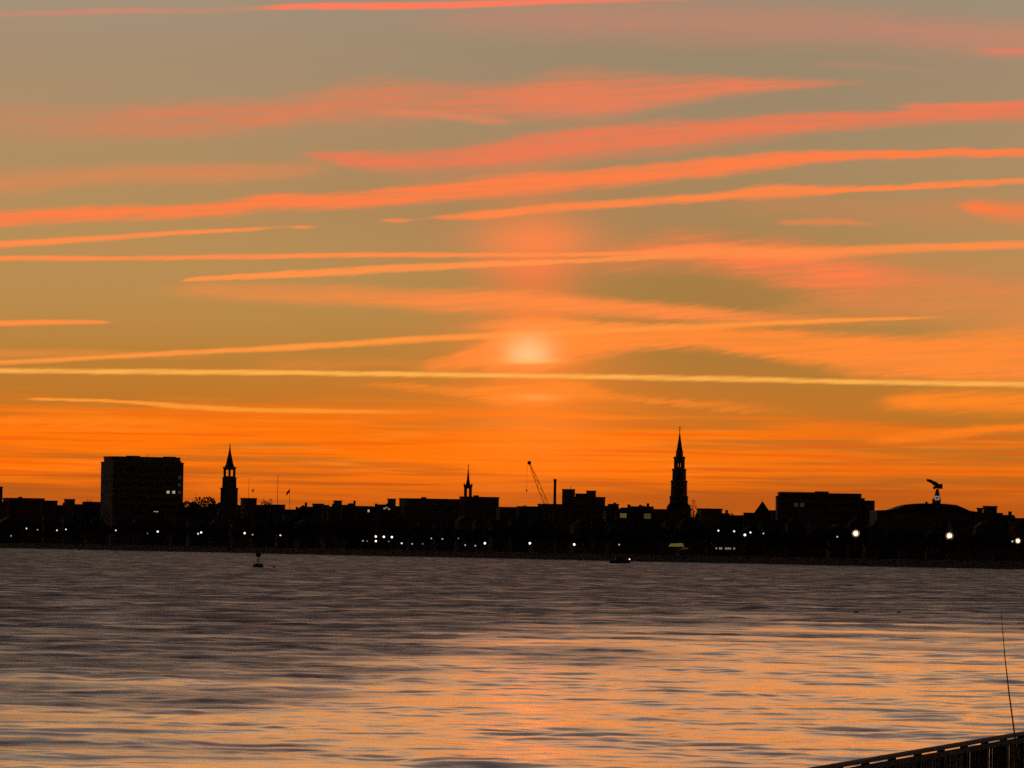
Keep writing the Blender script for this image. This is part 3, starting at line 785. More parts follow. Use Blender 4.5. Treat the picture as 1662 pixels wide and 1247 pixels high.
def church_c():
    D = shore_depth(760) + 420; px = D / F
    def z(y): return at(760, y, D).z - GROUND_Z + .3
    p = at(759.8, 780, D)
    o = empty('church', (p.x, D, GROUND_Z - .3), 0.0)
    MB().box(-10.5 * px, 9 * px, -3.2, 3.2, 0, z(806)).build('tower', brick, o)
    mb = MB(); belfry(mb, 6.4 * px, z(806) + .002, z(791), 4.9 * px, 0); mb.build('belfry', stucco, o)
    MB().box(-7.2 * px, 7.2 * px, -7.2 * px, 7.2 * px, z(791) + .002, z(787)).build('cornice', trim, o)
    for sx in (-1, 1):
        MB().lathe([(.45, z(787)), (.05, z(784))], 6, cx=sx * 6.2 * px).build('pinnacle', trim, o)
    MB().lathe([(4.2 * px, z(787)), (2.6 * px, z(781)), (.5 * px, z(760))], 8, rot=math.pi / 8).build('spire', slate, o)
    MB().tube([(0, 0, z(761)), (0, 0, z(753.5))], .13).box(-.5, .5, -.08, .08, z(757), z(756)).build('finial', steel, o)
    MB().box(-9 * px, 9 * px, 3.3, 40, 0, z(818)).build('nave', brick, o)
    MB().poly([(-9.5 * px, 3.3, z(818)), (9.5 * px, 3.3, z(818)), (9.5 * px, 40.3, z(818)), (-9.5 * px, 40.3, z(818)), (0, 3.3, z(808)), (0, 40.3, z(808))],
              [(3, 2, 1, 0), (0, 4, 5, 3), (1, 2, 5, 4), (0, 1, 4), (2, 3, 5)]).build('roof', slate, o)
    tag(o, 'small church steeple with a single open belfry arch behind long flat-roofed block', 'church')
church_c()

# named blocks on the skyline --------------------------------------
building('office_building', -60, 5, 790, 380, wall=stucco, label='dark flat-topped building beside the low row left of the tower block', cat='building')
building('warehouse', 4, 73, 809, 300, wall=brick, label='long low flat-roofed block between the waterfront trees and the tower block', cat='building')
building('apartment_block', 390.5, 417, 809, 290, wall=stucco, label='small flat-topped block with a thin mast beside the two-arched steeple', cat='building')
building('office_building', 430, 463, 819.5, 260, wall=concrete, label='low flat-roofed block behind tall bare mast near the striped flag', cat='building')
building('hotel_building', 648, 748, 810, 300, wall=stucco, label='long low flat-roofed block in front of the small steeple', cat='building', ratio=.3)
building('hotel_building', 746, 810, 807, 350, wall=brick, label='flat-roofed block under the small steeple, ending in a sheer wall', cat='building', ratio=.4)
building('office_building', 629, 642.5, 810, 320, wall=concrete, label='narrow upright block standing beside the long flat-roofed block', cat='building')
building('office_building', 541.5, 555, 813, 330, wall=concrete, label='narrow block rising above the row of chimneyed roofs', cat='building')
building('apartment_block', 873, 913, 818.5, 280, wall=stucco, label='low flat block at the foot of the crane boom and smokestack', cat='building', ratio=.4)
building('apartment_block', 1131, 1172, 826, 250, wall=stucco, label='flat-roofed block right behind the bare tree beside the tallest steeple', cat='building', ratio=.4)
building('apartment_block', 1596, 1618, 822, 260, wall=brick, label='small square-topped block beside the arched shed roof', cat='building')
building('apartment_block', 1586, 1595, 825, 270, wall=brick, label='narrow stub of a building next to the small square-topped block', cat='building')

def stepped_block():
    D = shore_depth(947) + 340; px = D / F
    def z(y): return at(947, y, D).z - GROUND_Z + .3
    p = at(947.5, 800, D)
    o = empty('stepped_building', (p.x, D, GROUND_Z - .3), 0.0)
    def X(x): return (x - 947.5) * px
    MB().box(X(912.5), X(982), -9, 9, 0, z(808)).build('wall', concrete, o)
    MB().box(X(912), X(982.8), -9.3, 9.3, z(808) + .002, z(806.6)).build('cornice', trim, o)
    for a, b, y, d in ((912.5, 933, 794.5, 8), (934.2, 951.6, 801.5, 7), (952, 967, 796.5, 8)):
        q = MB().box(X(a), X(b), -d, d, z(806.6) + .003, z(y + 1)).build('upper_storey', concrete, o)
        MB().box(X(a) - .2, X(b) + .2, -d - .2, d + .2, z(y + 1) + .002, z(y)).build('parapet', trim, q)
    MB().tube([(X(926), 0, z(794.5)), (X(926), 0, z(790))], .16).build('antenna', steel, o)
    windows(o, X(914), X(980), -9.03, 8, z(809), dx=3.2, dz=3.6, me=WIN_BIG)
    tag(o, 'stepped block with two square roof towers right of the smokestack', 'building')
stepped_block()

def big_hotel():
    D = shore_depth(1340) + 210; px = D / F
    def z(y): return at(1340, y, D).z - GROUND_Z + .3
    p = at(1339, 800, D)
    o = empty('apartment_building', (p.x, D, GROUND_Z - .3), 0.0)
    def X(x): return (x - 1339) * px
    MB().box(X(1264), X(1396), -11, 11, 0, z(802.5)).build('wall', concrete, o)
    MB().box(X(1260.5), X(1263.9), -10, 10, 0, z(806)).build('stair_tower', concrete, o)
    r = MB().box(X(1263.4), X(1396.5), -11.4, 11.4, z(802.5) + .002, z(801)).build('cornice', trim, o)
    MB().box(X(1264), X(1322), -10.5, 10.5, z(801) + .002, z(799.8)).build('parapet', trim, r)
    MB().box(X(1323), X(1344), -5, 5, z(801) + .002, z(798)).build('lift_housing', concrete, r)
    MB().box(X(1396.6), X(1402), -8, 8, 0, z(808)).build('wing', concrete, o)
    MB().box(X(1402.1), X(1418), -9, 9, 0, z(813)).build('wing', concrete, o)
    MB().box(X(1402.1), X(1418.4), -9.3, 9.3, z(813) + .002, z(811.8)).build('cornice', trim, o)
    fl = 3.5; k = 0; zz = 5.0
    while zz < z(806):
        MB().box(X(1264) + .2, X(1396) - .2, -11.15, -10.9, zz - 1.3, zz - 1.0).build('band_course', trim, o)
        n = 13
        for i in range(n):
            lit = abs(zz - z(820)) < 1.8 and i in (2, 3)
            q = link('lit_window' if lit else 'window', WIN_DIM if lit else WIN_BIG, None, o)
            q.location = (X(1266) + (i + .5) * (X(1394) - X(1266)) / n, -11.03, zz)
        zz += fl
    tag(o, 'wide apartment block with low penthouse and stepped right end', 'apartment block')
big_hotel()

def turret():
    D = shore_depth(1238) + 170; px = D / F
    def z(y): return at(1238, y, D).z - GROUND_Z + .3
    p = at(1237.5, 820, D)
    o = empty('pavilion_house', (p.x, D, GROUND_Z - .3), 0.0)
    MB().box(-12.5 * px, 12.5 * px, -3.2, 3.2, 0, z(833)).build('wall', brick, o)
    MB().frustum(13.4 * px, 3.6, z(833) + .002, .3 * px, .1, z(814)).build('roof', slate, o)
    MB().tube([(0, 0, z(814.5)), (0, 0, z(811.5))], .1).build('finial', steel, o)
    MB().box(-30 * px, -12.6 * px, -3, 4, 0, z(834)).build('wing', brick, o)
    MB().box(-30.5 * px, -12.6 * px, -3.3, 4.3, z(834) + .002, z(832.6)).build('wing_roof', slate, o)
    windows(o, -12 * px, 12 * px, -3.23, 4, z(834))
    tag(o, 'house with steep pyramid roof left of the wide apartment block', 'house')
turret()

def arched_shed():
    D = shore_depth(1500) + 150; px = D / F
    def z(y): return at(1510, y, D).z - GROUND_Z + .3
    p = at(1510, 829, D)
    o = empty('terminal_shed', (p.x, D, GROUND_Z - .3), 0.0)
    prof = [(1420, 830), (1444, 829), (1452, 826.5), (1465, 821.5), (1476, 818.8), (1492, 817.8), (1512, 817.6), (1530, 818), (1548, 819.5), (1560, 824), (1570, 828.5), (1588, 831)]
    MB().box((1420 - 1510) * px, (1588 - 1510) * px, -14, 40, 0, z(832)).build('wall', concrete, o)
    pts, fs = [], []
    for y in (-14.6, 40.6):
        pts += [((x - 1510) * px, y, z(yy)) for x, yy in prof] + [((1588.5 - 1510) * px, y, z(832) + .003), ((1419.5 - 1510) * px, y, z(832) + .003)]
    n = len(prof) + 2
    fs = [tuple(range(n)), tuple(range(2 * n - 1, n - 1, -1))] + [(i, (i + 1) % n, n + (i + 1) % n, n + i) for i in range(n)]
    ro = MB().poly(pts, fs).build('roof', metalroof, o)
    MB().box((1501.5 - 1510) * px, (1505 - 1510) * px, -2, 0, z(818.2), z(814.5)).build('vent_housing', metalroof, ro)
    for i in range(9):
        x = (1428 - 1510 + i * 17.5) * px
        MB().box(x, x + 2.6, -14.12, -13.9, .4, 5.2).build('loading_door', metalroof, o)
    tag(o, 'wide waterfront shed with a low arched roof under the dock crane', 'shed')
arched_shed()

def dock_crane():
    D = shore_depth(1520) + 215; px = D / F
    def z(y): return at(1520, y, D).z - GROUND_Z + .3
    p = at(1520, 815, D)
    o = empty('dock_crane', (p.x, D, GROUND_Z - .3), 0.0)
    def X(x): return (x - 1520) * px
    paint = mat('crane_paint', (0.12, 0.035, 0.025), 0.6, noise=.2, scale=.5)
    MB().frustum(2.2, 2.2, 0, 6.4 * px, 1.6, z(820)).box(X(1513.4), X(1526.4), -1.6, 1.6, z(820) + .002, z(809.5)).build('pedestal', paint, o)
    MB().frustum(4.9 * px, 1.1, z(809.5) + .002, 2.0 * px, .55, z(794), cx=X(1521)).build('column', paint, o)
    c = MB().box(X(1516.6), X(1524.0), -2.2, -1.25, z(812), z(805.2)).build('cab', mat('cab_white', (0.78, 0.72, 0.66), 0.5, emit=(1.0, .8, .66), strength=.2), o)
    MB().box(X(1519.0), X(1521.8), -2.24, -2.2, z(810.4), z(807)).build('cab_window', glass, c)
    MB().box(X(1521.5), X(1529.2), -1.1, 1.1, z(793.6), z(785.6)).build('counterweight', paint, o)
    MB().box(X(1517), X(1521.4), -.8, .8, z(793), z(784)).build('slewing_head', paint, o)
    MB().box(X(1514.2), X(1517.6), -.6, .6, z(794.4), z(789.5)).build('winch', steel, o)
    b = MB()
    pts = [(1503.2, 777.8), (1509.6, 778.4), (1515, 781), (1520.6, 783), (1522.6, 786), (1520.5, 790), (1514.6, 788), (1511, 784.6), (1503.8, 781.4)]
    n = len(pts)
    b.poly([(X(x), y, z(yy)) for y in (-.55, .55) for x, yy in pts], [tuple(range(n - 1, -1, -1)), tuple(range(n, 2 * n))] + [(i, (i + 1) % n, n + (i + 1) % n, n + i) for i in range(n)])
    b.build('boom', paint, o)
    tag(o, 'dock crane with short raised boom and white cab above arched shed', 'crane')
dock_crane()

def lattice_crane():
    D = shore_depth(890) + 480; px = D / F
    top, low = at(859, 751.5, D), at(886, 817, D)
    dirv = (low - top).normalized()
    k = (GROUND_Z + 2.2 - top.z) / dirv.z
    foot = top + dirv * k
    o = empty('lattice_boom_crane', (foot.x, D, GROUND_Z))
    paint = mat('boom_paint', (0.14, 0.04, 0.03), 0.6)
    def R(v): return v - o.location
    L = (top - foot).length
    ax = (top - foot) / L
    side = Vector((0, 1, 0)).cross(ax).normalized(); dep = Vector((0, 1, 0))
    mb = MB()
    def wid(t): return .95 * min(1.0, t / .12 + .15) * min(1.0, (1 - t) / .38 + .22)
    n = 22
    for sx in (-1, 1):
        for sy in (-1, 1):
            mb.tube([R(foot + ax * L * t + (side * sx + dep * sy) * wid(t)) for t in [i / n for i in range(n + 1)]], .15, 5)
    for i in range(n):
        t0, t1 = i / n, (i + 1) / n
        for sy in (-1, 1):
            s = 1 if i % 2 else -1
            mb.tube([R(foot + ax * L * t0 + (side * s + dep * sy) * wid(t0)), R(foot + ax * L * t1 + (side * -s + dep * sy) * wid(t1))], .085, 4)
    mb.build('boom', paint, o)
    MB().ball(R(top), 1.0, sy=.5).box(*(lambda c: (c.x - .8, c.x + 1.0, c.y - .5, c.y + .5, c.z - .5, c.z + .8))(R(top))).build('boom_head', steel, o)
    tx = R(top) + Vector((-.9, 0, 0))
    MB().tube([tx, (tx.x - .3, 0, tx.z - 14)], .05, 4).build('hoist_line', steel, o)
    MB().box(tx.x - .6, tx.x, -.3, .3, tx.z - 15.2, tx.z - 14).build('hook_block', steel, o)
    MB().box(-1.8, 4.2, -1.7, 1.7, 1.4, 3.8).build('crane_house', paint, o)
    for s in (-1, 1): MB().box(-2.6, 3.4, s * 2.0 - .5, s * 2.0 + .5, -.1, 1.38).build('crawler_track', steel, o)
    tag(o, 'construction crane with slanting lattice boom beside the smokestack', 'crane')
lattice_crane()

def smokestack():
    D = shore_depth(901) + 420; px = D / F
    def z(y): return at(901, y, D).z - GROUND_Z + .3
    p = at(900.6, 800, D)
    o = empty('smokestack', (p.x, D, GROUND_Z - .3))
    b0 = p.x - at(899.2, 830, D).x
    MB().lathe([(3.4 * px, 0), (2.6 * px, z(825)), (2.0 * px, z(781))], 16).build('shaft', brick, o, smooth=True)
    MB().lathe([(2.1 * px, z(781)), (2.9 * px, z(780)), (2.9 * px, z(777.8))], 16).build('cap', trim, o)
    MB().tube([(2.2 * px, -.6, 8), (2.0 * px, -.6, z(782))], .07, 4).build('ladder', steel, o)
    tag(o, 'slim smokestack with flared cap between crane boom and stepped block', 'smokestack')
smokestack()

# masts and flags --------------------------------------------------
def mast(px_, y0, back, rad, label, flag=None):
    D = shore_depth(px_) + back; k = D / F
    p = at(px_, y0, D)
    o = empty('flagpole' if flag else 'radio_mast', (p.x, D, GROUND_Z - .2))
    h = p.z - GROUND_Z + .2
    MB().tube([(0, 0, 0), (0, 0, h * .6), (0, 0, h)], [rad * 1.3, rad, rad * .7], 6).build('pole', steel, o)
    MB().ball((0, 0, h + .1), rad * 1.6).build('truck', steel, o)
    if flag:
        w, hh, dirn = flag
        fm = mat('flag_cloth', (0.10, 0.035, 0.04), 0.9)
        pts, fs = [], []
        n = 8
        for j in range(5):
            for i in range(n + 1):
                t = i / n
                pts.append((dirn * (t * w * .55 + .06), .25 * math.sin(t * 7 + j * .4), h - .3 - j / 4 * hh - t * w * .62))
        fs = [(j * (n + 1) + i, j * (n + 1) + i + 1, (j + 1) * (n + 1) + i + 1, (j + 1) * (n + 1) + i) for j in range(4) for i in range(n)]
        f = MB().poly(pts, fs).build('flag', fm, o)
        s = f.modifiers.new('thickness', 'SOLIDIFY'); s.thickness = .03
    tag(o, label, 'flagpole' if flag else 'mast')
mast(404, 778, 290, .11, 'thin bare mast on the block beside the two-arched steeple')
mast(451, 773, 270, .16, 'tall bare mast between the two hanging flags')
mast(470.3, 793, 240, .12, 'flagpole with a limp dark flag right of the tall bare mast', (3.2, 1.7, -1))
mast(412, 792.5, 300, .06, 'faint flagpole with a small hanging flag beside the two-arched steeple', (1.8, 1.2, -1))

# rows of ordinary buildings --------------------------------------
ROWS = [  # photo x0, x1, top y, back, roof, what sets it apart
    (66, 93, 813, 270, 'flat', 'stub of flat roof joined to the long low block, before the first gap'), (90, 107, 820, 240, 'gable', 'low ridge filling the notch between two flat roofs left of the tower block'),
    (105, 121, 810.5, 300, 'flat', 'small square-topped block standing alone left of the tower block'), (118, 140, 818.5, 250, 'gable', 'ridge roof beside the loose-crowned tree left of the tower block'),
    (136, 166, 815, 280, 'flat', 'flat roof butting against the left side of the tower block'),
    (296, 326, 822, 280, 'hip', 'hipped roof at the right foot of the tower block'), (322, 352, 823, 260, 'gable', 'ridge roof between the round-topped tree and the two-arched steeple'),
    (384, 395, 820, 300, 'gable', 'small gable squeezed between the two-arched steeple and the masted block'), (414, 434, 820, 240, 'flat', 'flat roof under the sparse bare trees right of the masted block'),
    (460, 488, 827, 230, 'gable', 'lowest roof, in the dip beside the limp flag'), (484, 500, 820, 300, 'front_gable', 'gable front rising out of the dip right of the limp flag'),
    (497, 511, 823, 260, 'flat', 'low flat roof right of the gable front by the dip'), (508.5, 524, 818, 310, 'flat', 'square-topped block two roofs right of the dip'),
    (523, 533, 820, 300, 'flat', 'slightly lower step on the right of the square-topped block by the dip'), (530, 545, 822, 250, 'gable', 'chimneyed roof at the left foot of the narrow block'),
    (554, 562, 820, 280, 'flat', 'sliver of flat roof at the right foot of the narrow block'), (560, 579, 817, 300, 'hip', 'hipped roof with chimney just right of the narrow block'),
    (578, 602, 822, 240, 'flat', 'flat roof above the house with one pale attic window'), (600, 614, 822, 260, 'gable', 'ridge roof between the pale attic window and the dim attic lights'),
    (611, 630, 819.5, 290, 'flat', 'flat roof left of the narrow upright block'), (640, 650, 822, 250, 'flat', 'low link between the narrow upright block and the long flat-roofed block'),
    (806, 842, 823.5, 260, 'flat', 'long low roof right of the sheer wall under the small steeple'), (840, 876, 822.5, 250, 'flat', 'low flat roof running up to the foot of the crane boom'),
    (980, 1004, 821, 230, 'gable', 'ridge roof at the right foot of the stepped block'), (988, 1003, 818.5, 300, 'flat', 'small flat block just right of the stepped block'),
    (1000, 1028, 824, 230, 'hip', 'hipped roof behind the house with the wide ochre window'), (1024, 1060, 822, 260, 'gable', 'ridge roof beneath the low spreading tree'),
    (1055, 1092, 827, 220, 'flat', 'low flat roof at the left foot of the tallest steeple'), (1168, 1182, 833, 240, 'gable', 'small gable where the roofs step down right of the tallest steeple'),
    (1178, 1212, 837, 210, 'flat', 'lowest flat roof left of the pyramid-roofed house'), (1246, 1264, 829, 200, 'flat', 'low block between the pyramid-roofed house and the wide apartment block'),
    (1416, 1446, 829.5, 220, 'flat', 'low flat roof between the wide apartment block and the arched shed'), (1584, 1625, 833, 190, 'flat', 'low flat roof below the small square-topped block by the arched shed'),
    (1617, 1648, 836, 200, 'gable', 'ridge roof sloping away right of the small square-topped block'), (1640, 1672, 841, 180, 'gable', 'lowest ridge roof, behind the floodlight with a dim lamp beside it'),
    (1668, 1720, 838, 200, 'flat', 'flat roof past the lowest ridge by the floodlight'), (-40, 12, 815, 220, 'flat', 'flat roof at the foot of the dark flat-topped building'),
]
rw = random.Random(21)
for (a, b, y, back, rf, lab) in ROWS:
    building('low_building' if rf == 'flat' else 'house', a - 1, b + 1, y, back, rf, wall=rw.choice([stucco, brick, stucco]), roofm=rw.choice([slate, metalroof]),
             label=lab, cat='building' if rf == 'flat' else 'house', group='roofs of the old town behind the waterfront', yaw=YAW * rw.choice([0, 1, 1, .3]), chimneys=0 if rf == 'flat' else 1, ratio=rw.uniform(.45, .75), floors=3)
# houses facing the harbour, lower, behind the tree line
x = -60.0
while x < 1720:
    wpx = rw.uniform(24, 44)
    hz = rw.uniform(12.5, 17.5)
    back = rw.uniform(75, 130)
    D = shore_depth(x + wpx / 2) + back
    yt = HOR + (x + wpx / 2 - CX) * ROLL - (GROUND_Z + hz - CAM_Z) * F / D
    rf = rw.choice(['hip', 'gable', 'front_gable', 'gable'])
    building('waterfront_house', x - .4, x + wpx + .4, yt, back, rf, wall=rw.choice([stucco, brick, stucco, concrete]), roofm=rw.choice([slate, metalroof]),
             label='dark harbour-front house with pitched roof, half hidden by the waterfront trees', cat='house', group='harbour-front houses',
             yaw=YAW * rw.choice([1, 1, .6]), chimneys=1, ratio=.6, floors=3)
    x += wpx

# a few lit windows and gables low in the city
def lit_house(px0, px1, yt, back, panes, label, material, wm, hm, roof='front_gable'):
    o, D, w, d, H = building('lit_house', px0, px1, yt, back, roof, wall=brick, roofm=slate, label=label, cat='house', yaw=0.0, win=False, ratio=.5)
    for (px_, py_) in panes:
        q = at(px_, py_, D)
        p = MB().box(-wm / 2, wm / 2, -.06, .1, -hm / 2, hm / 2).build('lit_window', material, o)
        p.location = (q.x - o.location.x, -d / 2 - .06, q.z - o.location.z)
    return o
lit_house(240, 268, 823, 60, [(251.4, 829), (255.6, 829.4)], 'gabled house with a pair of bright windows below the tower block', lit_warm, .95, 1.4)
lit_house(588, 608, 822, 62, [(598.3, 829.4)], 'gabled house with one pale lit attic window near the narrow block', lit_warm, .9, 1.2)
lit_house(618, 642, 817, 64, [(624, 825.5), (627.5, 823.8), (631.5, 826.5)], 'gabled house with dim attic lights beside the narrow upright block', mat('lit_attic', (.2, .18, .15), .5, emit=(1, .82, .62), strength=.22), .9, .8)
lit_house(1000, 1024, 826, 66, [(1011.5, 837)], 'gabled house with one wide ochre window left of the tallest steeple', lit_ochre, 2.9, 2.0)
lit_house(1038, 1063, 827, 66, [(1050.5, 838)], 'gabled house with one faint ochre window near the tallest steeple', mat('lit_ochre_faint', (.2, .17, .1), .5, emit=(1, .74, .28), strength=.045), 3.0, 2.3)

def low_restaurant():
    D = shore_depth(1176) + 9; px = D / F
    def z(y): return at(1176, y, D).z - GROUND_Z
    p = at(1177, 890, D)
    o = empty('waterfront_cafe', (p.x, D, GROUND_Z), 0)
    def X(x): return (x - 1177) * px
    MB().box(X(1156), X(1198), 0, 6, -.1, z(884)).build('wall', brick, o)
    MB().box(X(1155), X(1199), -.6, 6.6, z(884) + .002, z(882.4)).build('roof', metalroof, o)
    mm = mat('cafe_window_light', (.2, .2, .2), .5, emit=(1, .93, .86), strength=.2)
    for x0, w in ((1161.5, 2.2), (1167, 2.6), (1170, 2), (1177, 2.6), (1180.5, 2.6), (1184, 2.2), (1190, 3)):
        MB().box(X(x0), X(x0 + w), -.08, .06, z(892), z(888.8)).build('lit_window', mm, o)
    tag(o, 'low waterfront cafe with a row of small pale lit windows', 'cafe')
low_restaurant()

def marquee():
    D = shore_depth(1098) + 8; px = D / F
    def z(y): return at(1098, y, D).z - GROUND_Z
    p = at(1098, 888, D)
    o = empty('lit_marquee', (p.x, D, GROUND_Z), 0)
    def X(x): return (x - 1098) * px
    MB().poly([(X(1085.5), -2, z(887.5)), (X(1110), -2, z(887.2)), (X(1110), 3, z(887.2)), (X(1085.5), 3, z(887.5)), (X(1088.5), -.6, z(882.6)), (X(1108), -.6, z(881.6)), (X(1108), 1.6, z(881.6)), (X(1088.5), 1.6, z(882.6))],
              [(3, 2, 1, 0), (0, 1, 5, 4), (1, 2, 6, 5), (2, 3, 7, 6), (3, 0, 4, 7), (4, 5, 6, 7)]).build('canopy', lit_tent, o)
    MB().poly([(X(1103), -2.4, z(892)), (X(1117), -2.4, z(890.8)), (X(1117), 2, z(890.8)), (X(1103), 2, z(892)), (X(1110.2), -.3, z(888.4)), (X(1117), -.3, z(889.2))],
              [(3, 2, 1, 0), (0, 1, 5, 4), (2, 3, 4, 5), (0, 4, 3), (1, 2, 5)]).build('side_awning', mat('awning_glow', (.3, .2, .08), .7, emit=(1, .5, .12), strength=.035), o)
    for xx in (1086.5, 1094, 1102, 1109.3):
        for yy in (-1.8, 2.8):
            MB().tube([(X(xx), yy, -.1), (X(xx), yy, z(887.4))], .07, 5).build('post', steel, o)
    tag(o, 'marquee with a dimly lit yellow canopy at the waterfront', 'marquee')
marquee()

# ---------------------------------------------------------------- trees
def leaf_cloud(rnd, lobes, n, size, flat=.75):
    """many small leaf-clump faces spread through the lobes of a crown"""
    v, f = [], []
    wts = [l[3] ** 2 for l in lobes]
    for _ in range(n):
        cx, cy, cz, r = rnd.choices(lobes, wts)[0]
        while True:
            d = Vector((rnd.uniform(-1, 1), rnd.uniform(-1, 1), rnd.uniform(-1, 1)))
            if .05 < d.length < 1: break
        d = d.normalized() * (d.length ** .5)
        c = Vector((cx + d.x * r, cy + d.y * r, cz + d.z * r * flat))
        s = size * rnd.uniform(.6, 1.5)
        u = Vector((rnd.gauss(0, 1), rnd.gauss(0, 1), rnd.gauss(0, .7))).normalized()
        w = u.orthogonal().normalized(); w.rotate(Matrix.Rotation(rnd.uniform(0, 6.28), 3, u))
        b = len(v)
        v += [c + u * s, c + w * s * .62, c - u * s * .9, c - w * s * .62 + u.cross(w) * s * .25]
        f.append((b, b + 1, b + 2, b + 3))
    return v, f

def make_tree(seed, h, spread, n, size=.42, dense=True):
    rnd = random.Random(seed)
    tr = MB()
    trunk = [(0, 0, -.2), (rnd.uniform(-.2, .2), 0, h * .16), (rnd.uniform(-.4, .4), rnd.uniform(-.3, .3), h * .36)]
    tr.tube(trunk, [.045 * h, .034 * h, .024 * h], 7)
    lobes = []
    nl = 9 if dense else 7
    for i in range(nl):
        a = i * 2.4 + rnd.uniform(-.4, .4)
        rr = spread * rnd.uniform(.35, .95) if i else .1
        z = h * rnd.uniform(.48, .84) if i else h * .84
        z -= max(0, rr - spread * .6) * .35
        tip = Vector((math.cos(a) * rr, math.sin(a) * rr, z))
        base = Vector(trunk[2 if rnd.random() > .3 else 1])
        mid = base.lerp(tip, .5) + Vector((rnd.uniform(-.4, .4), rnd.uniform(-.4, .4), h * .04))
        tr.tube([base, mid, tip], [.017 * h, .011 * h, .004 * h], 5)
        for k in range(3 if dense else 7):
            e = tip + Vector((rnd.gauss(0, 1), rnd.gauss(0, 1), abs(rnd.gauss(.4, .6)))) * spread * .24
            tr.tube([mid.lerp(tip, rnd.uniform(.3, 1)), e], [.005 * h, .0018 * h], 4)
        lobes.append((tip.x, tip.y, tip.z, min(h * .16, spread * rnd.uniform(.26, .44))))
    v, f = leaf_cloud(rnd, lobes, n, size)
    return tr.mesh('trunk'), MB().poly(v, f).mesh('crown')

def make_palm(seed, h):
    rnd = random.Random(seed)
    tr = MB()
    lean = rnd.uniform(-.5, .5)
    tr.tube([(0, 0, -.2), (lean * .3, 0, h * .4), (lean, 0, h * .86)], [.26, .2, .19], 7)
    cr = MB(); top = Vector((lean, 0, h * .86))
    for k in range(34):
        a = k * 2.4; el = rnd.uniform(-.6, 1.3)
        d = Vector((math.cos(a) * math.cos(el), math.sin(a) * math.cos(el), math.sin(el)))
        L = rnd.uniform(1.3, 1.9)
        s = d.cross(Vector((0, 0, 1))).normalized()
        hub = top + d * L * .55 + Vector((0, 0, -.1))
        for j in range(-3, 4):
            t = hub + (d * math.cos(j * .35) + s * math.sin(j * .35)) * L * .62 - Vector((0, 0, .12 * abs(j) + .15))
            n_ = s * .10 * math.cos(j * .35) - d * .10 * math.sin(j * .35)
            cr.poly([top, hub + n_, t, hub - n_], [(0, 1, 2, 3)])
    return tr.mesh('trunk'), cr.mesh('crown')

OAKS = [make_tree(s, 15.0, 6.8, 1500) for s in (1, 2, 3, 4)]
THIN = [make_tree(s, 15.0, 5.2, 300, .34, dense=False) for s in (11, 12, 13)]
PALMS = [make_palm(s, 9.5) for s in (5, 6)]
for lst, lm in ((OAKS, leaf), (THIN, leaf), (PALMS, palm_leaf)):
    for t_, c_ in lst:
        t_.materials.append(bark); c_.materials.append(lm)

def plant(kind, px_, back, h, rnd, name, label, group, base=15.0):
    D = shore_depth(px_) + back
    t_, c_ = rnd.choice(kind)
    p = at(px_, 880, D)
    o = empty(name, (p.x, D, GROUND_Z), rnd.uniform(0, 6.28))
    s = h / base
    o.scale = (s * rnd.uniform(.9, 1.15), s * rnd.uniform(.9, 1.15), s)
    link('trunk', t_, None, o); link('crown', c_, None, o)
    tag(o, label, 'tree', group)
    return o

rt = random.Random(5)
OAKL = ('dark round-crowned tree in the row along the far sea wall', 'waterfront shade trees')
x = -40.0
while x < 1705:
    plant(OAKS, x, rt.uniform(18, 60), rt.uniform(10.5, 15.5), rt, 'shade_tree', *OAKL)
    x += rt.uniform(15, 24)
for i in range(16):
    plant(PALMS, 40 + i * 104 + rt.uniform(-30, 30), rt.uniform(11, 16), rt.uniform(7.5, 10), rt, 'palmetto', 'dark slender palmetto close to the far sea wall', 'waterfront palmettos', base=9.5)
def sky_tree(px_, py_top, back, kind, label, wide=1.0):
    D = shore_depth(px_) + back
    h = (at(px_, py_top, D).z - GROUND_Z) / .97
    o = plant(kind, px_, back, h, rt, 'bare_tree' if kind is THIN else 'shade_tree', label, None)
    o.scale.x *= wide; o.scale.y *= wide
    return o
sky_tree(144, 807, 230, THIN, 'small loose-crowned tree just left of the tower block', .45)
sky_tree(319, 804, 270, OAKS, 'round-topped tree between tower block and two-arched steeple', .85)
sky_tree(427, 808, 200, THIN, 'sparse bare tree left of the tall bare mast', .35)
sky_tree(438, 807, 230, THIN, 'sparse bare tree at the foot of the tall bare mast', .35)
sky_tree(1040, 816, 215, OAKS, 'low spreading tree left of the tallest steeple', .55)
sky_tree(1124, 808, 262, THIN, 'sparse bare tree hugging the tallest steeple', .42)

sky_tree(492, 819, 215, OAKS, 'low tree rising out of the dip right of the limp flag', .5)
sky_tree(851, 819.5, 225, OAKS, 'low tree crown left of the foot of the crane boom', .42)
sky_tree(866, 820.5, 225, THIN, 'thin tree at the foot of the crane boom', .35)
sky_tree(1186, 832, 200, OAKS, 'tree crown over the lowest flat roof left of the pyramid-roofed house', .5)
sky_tree(1204, 834, 205, OAKS, 'tree crown beside the wing of the pyramid-roofed house', .5)
sky_tree(1632, 833, 185, OAKS, 'tree crown on the ridge roof right of the small square-topped block', .5)

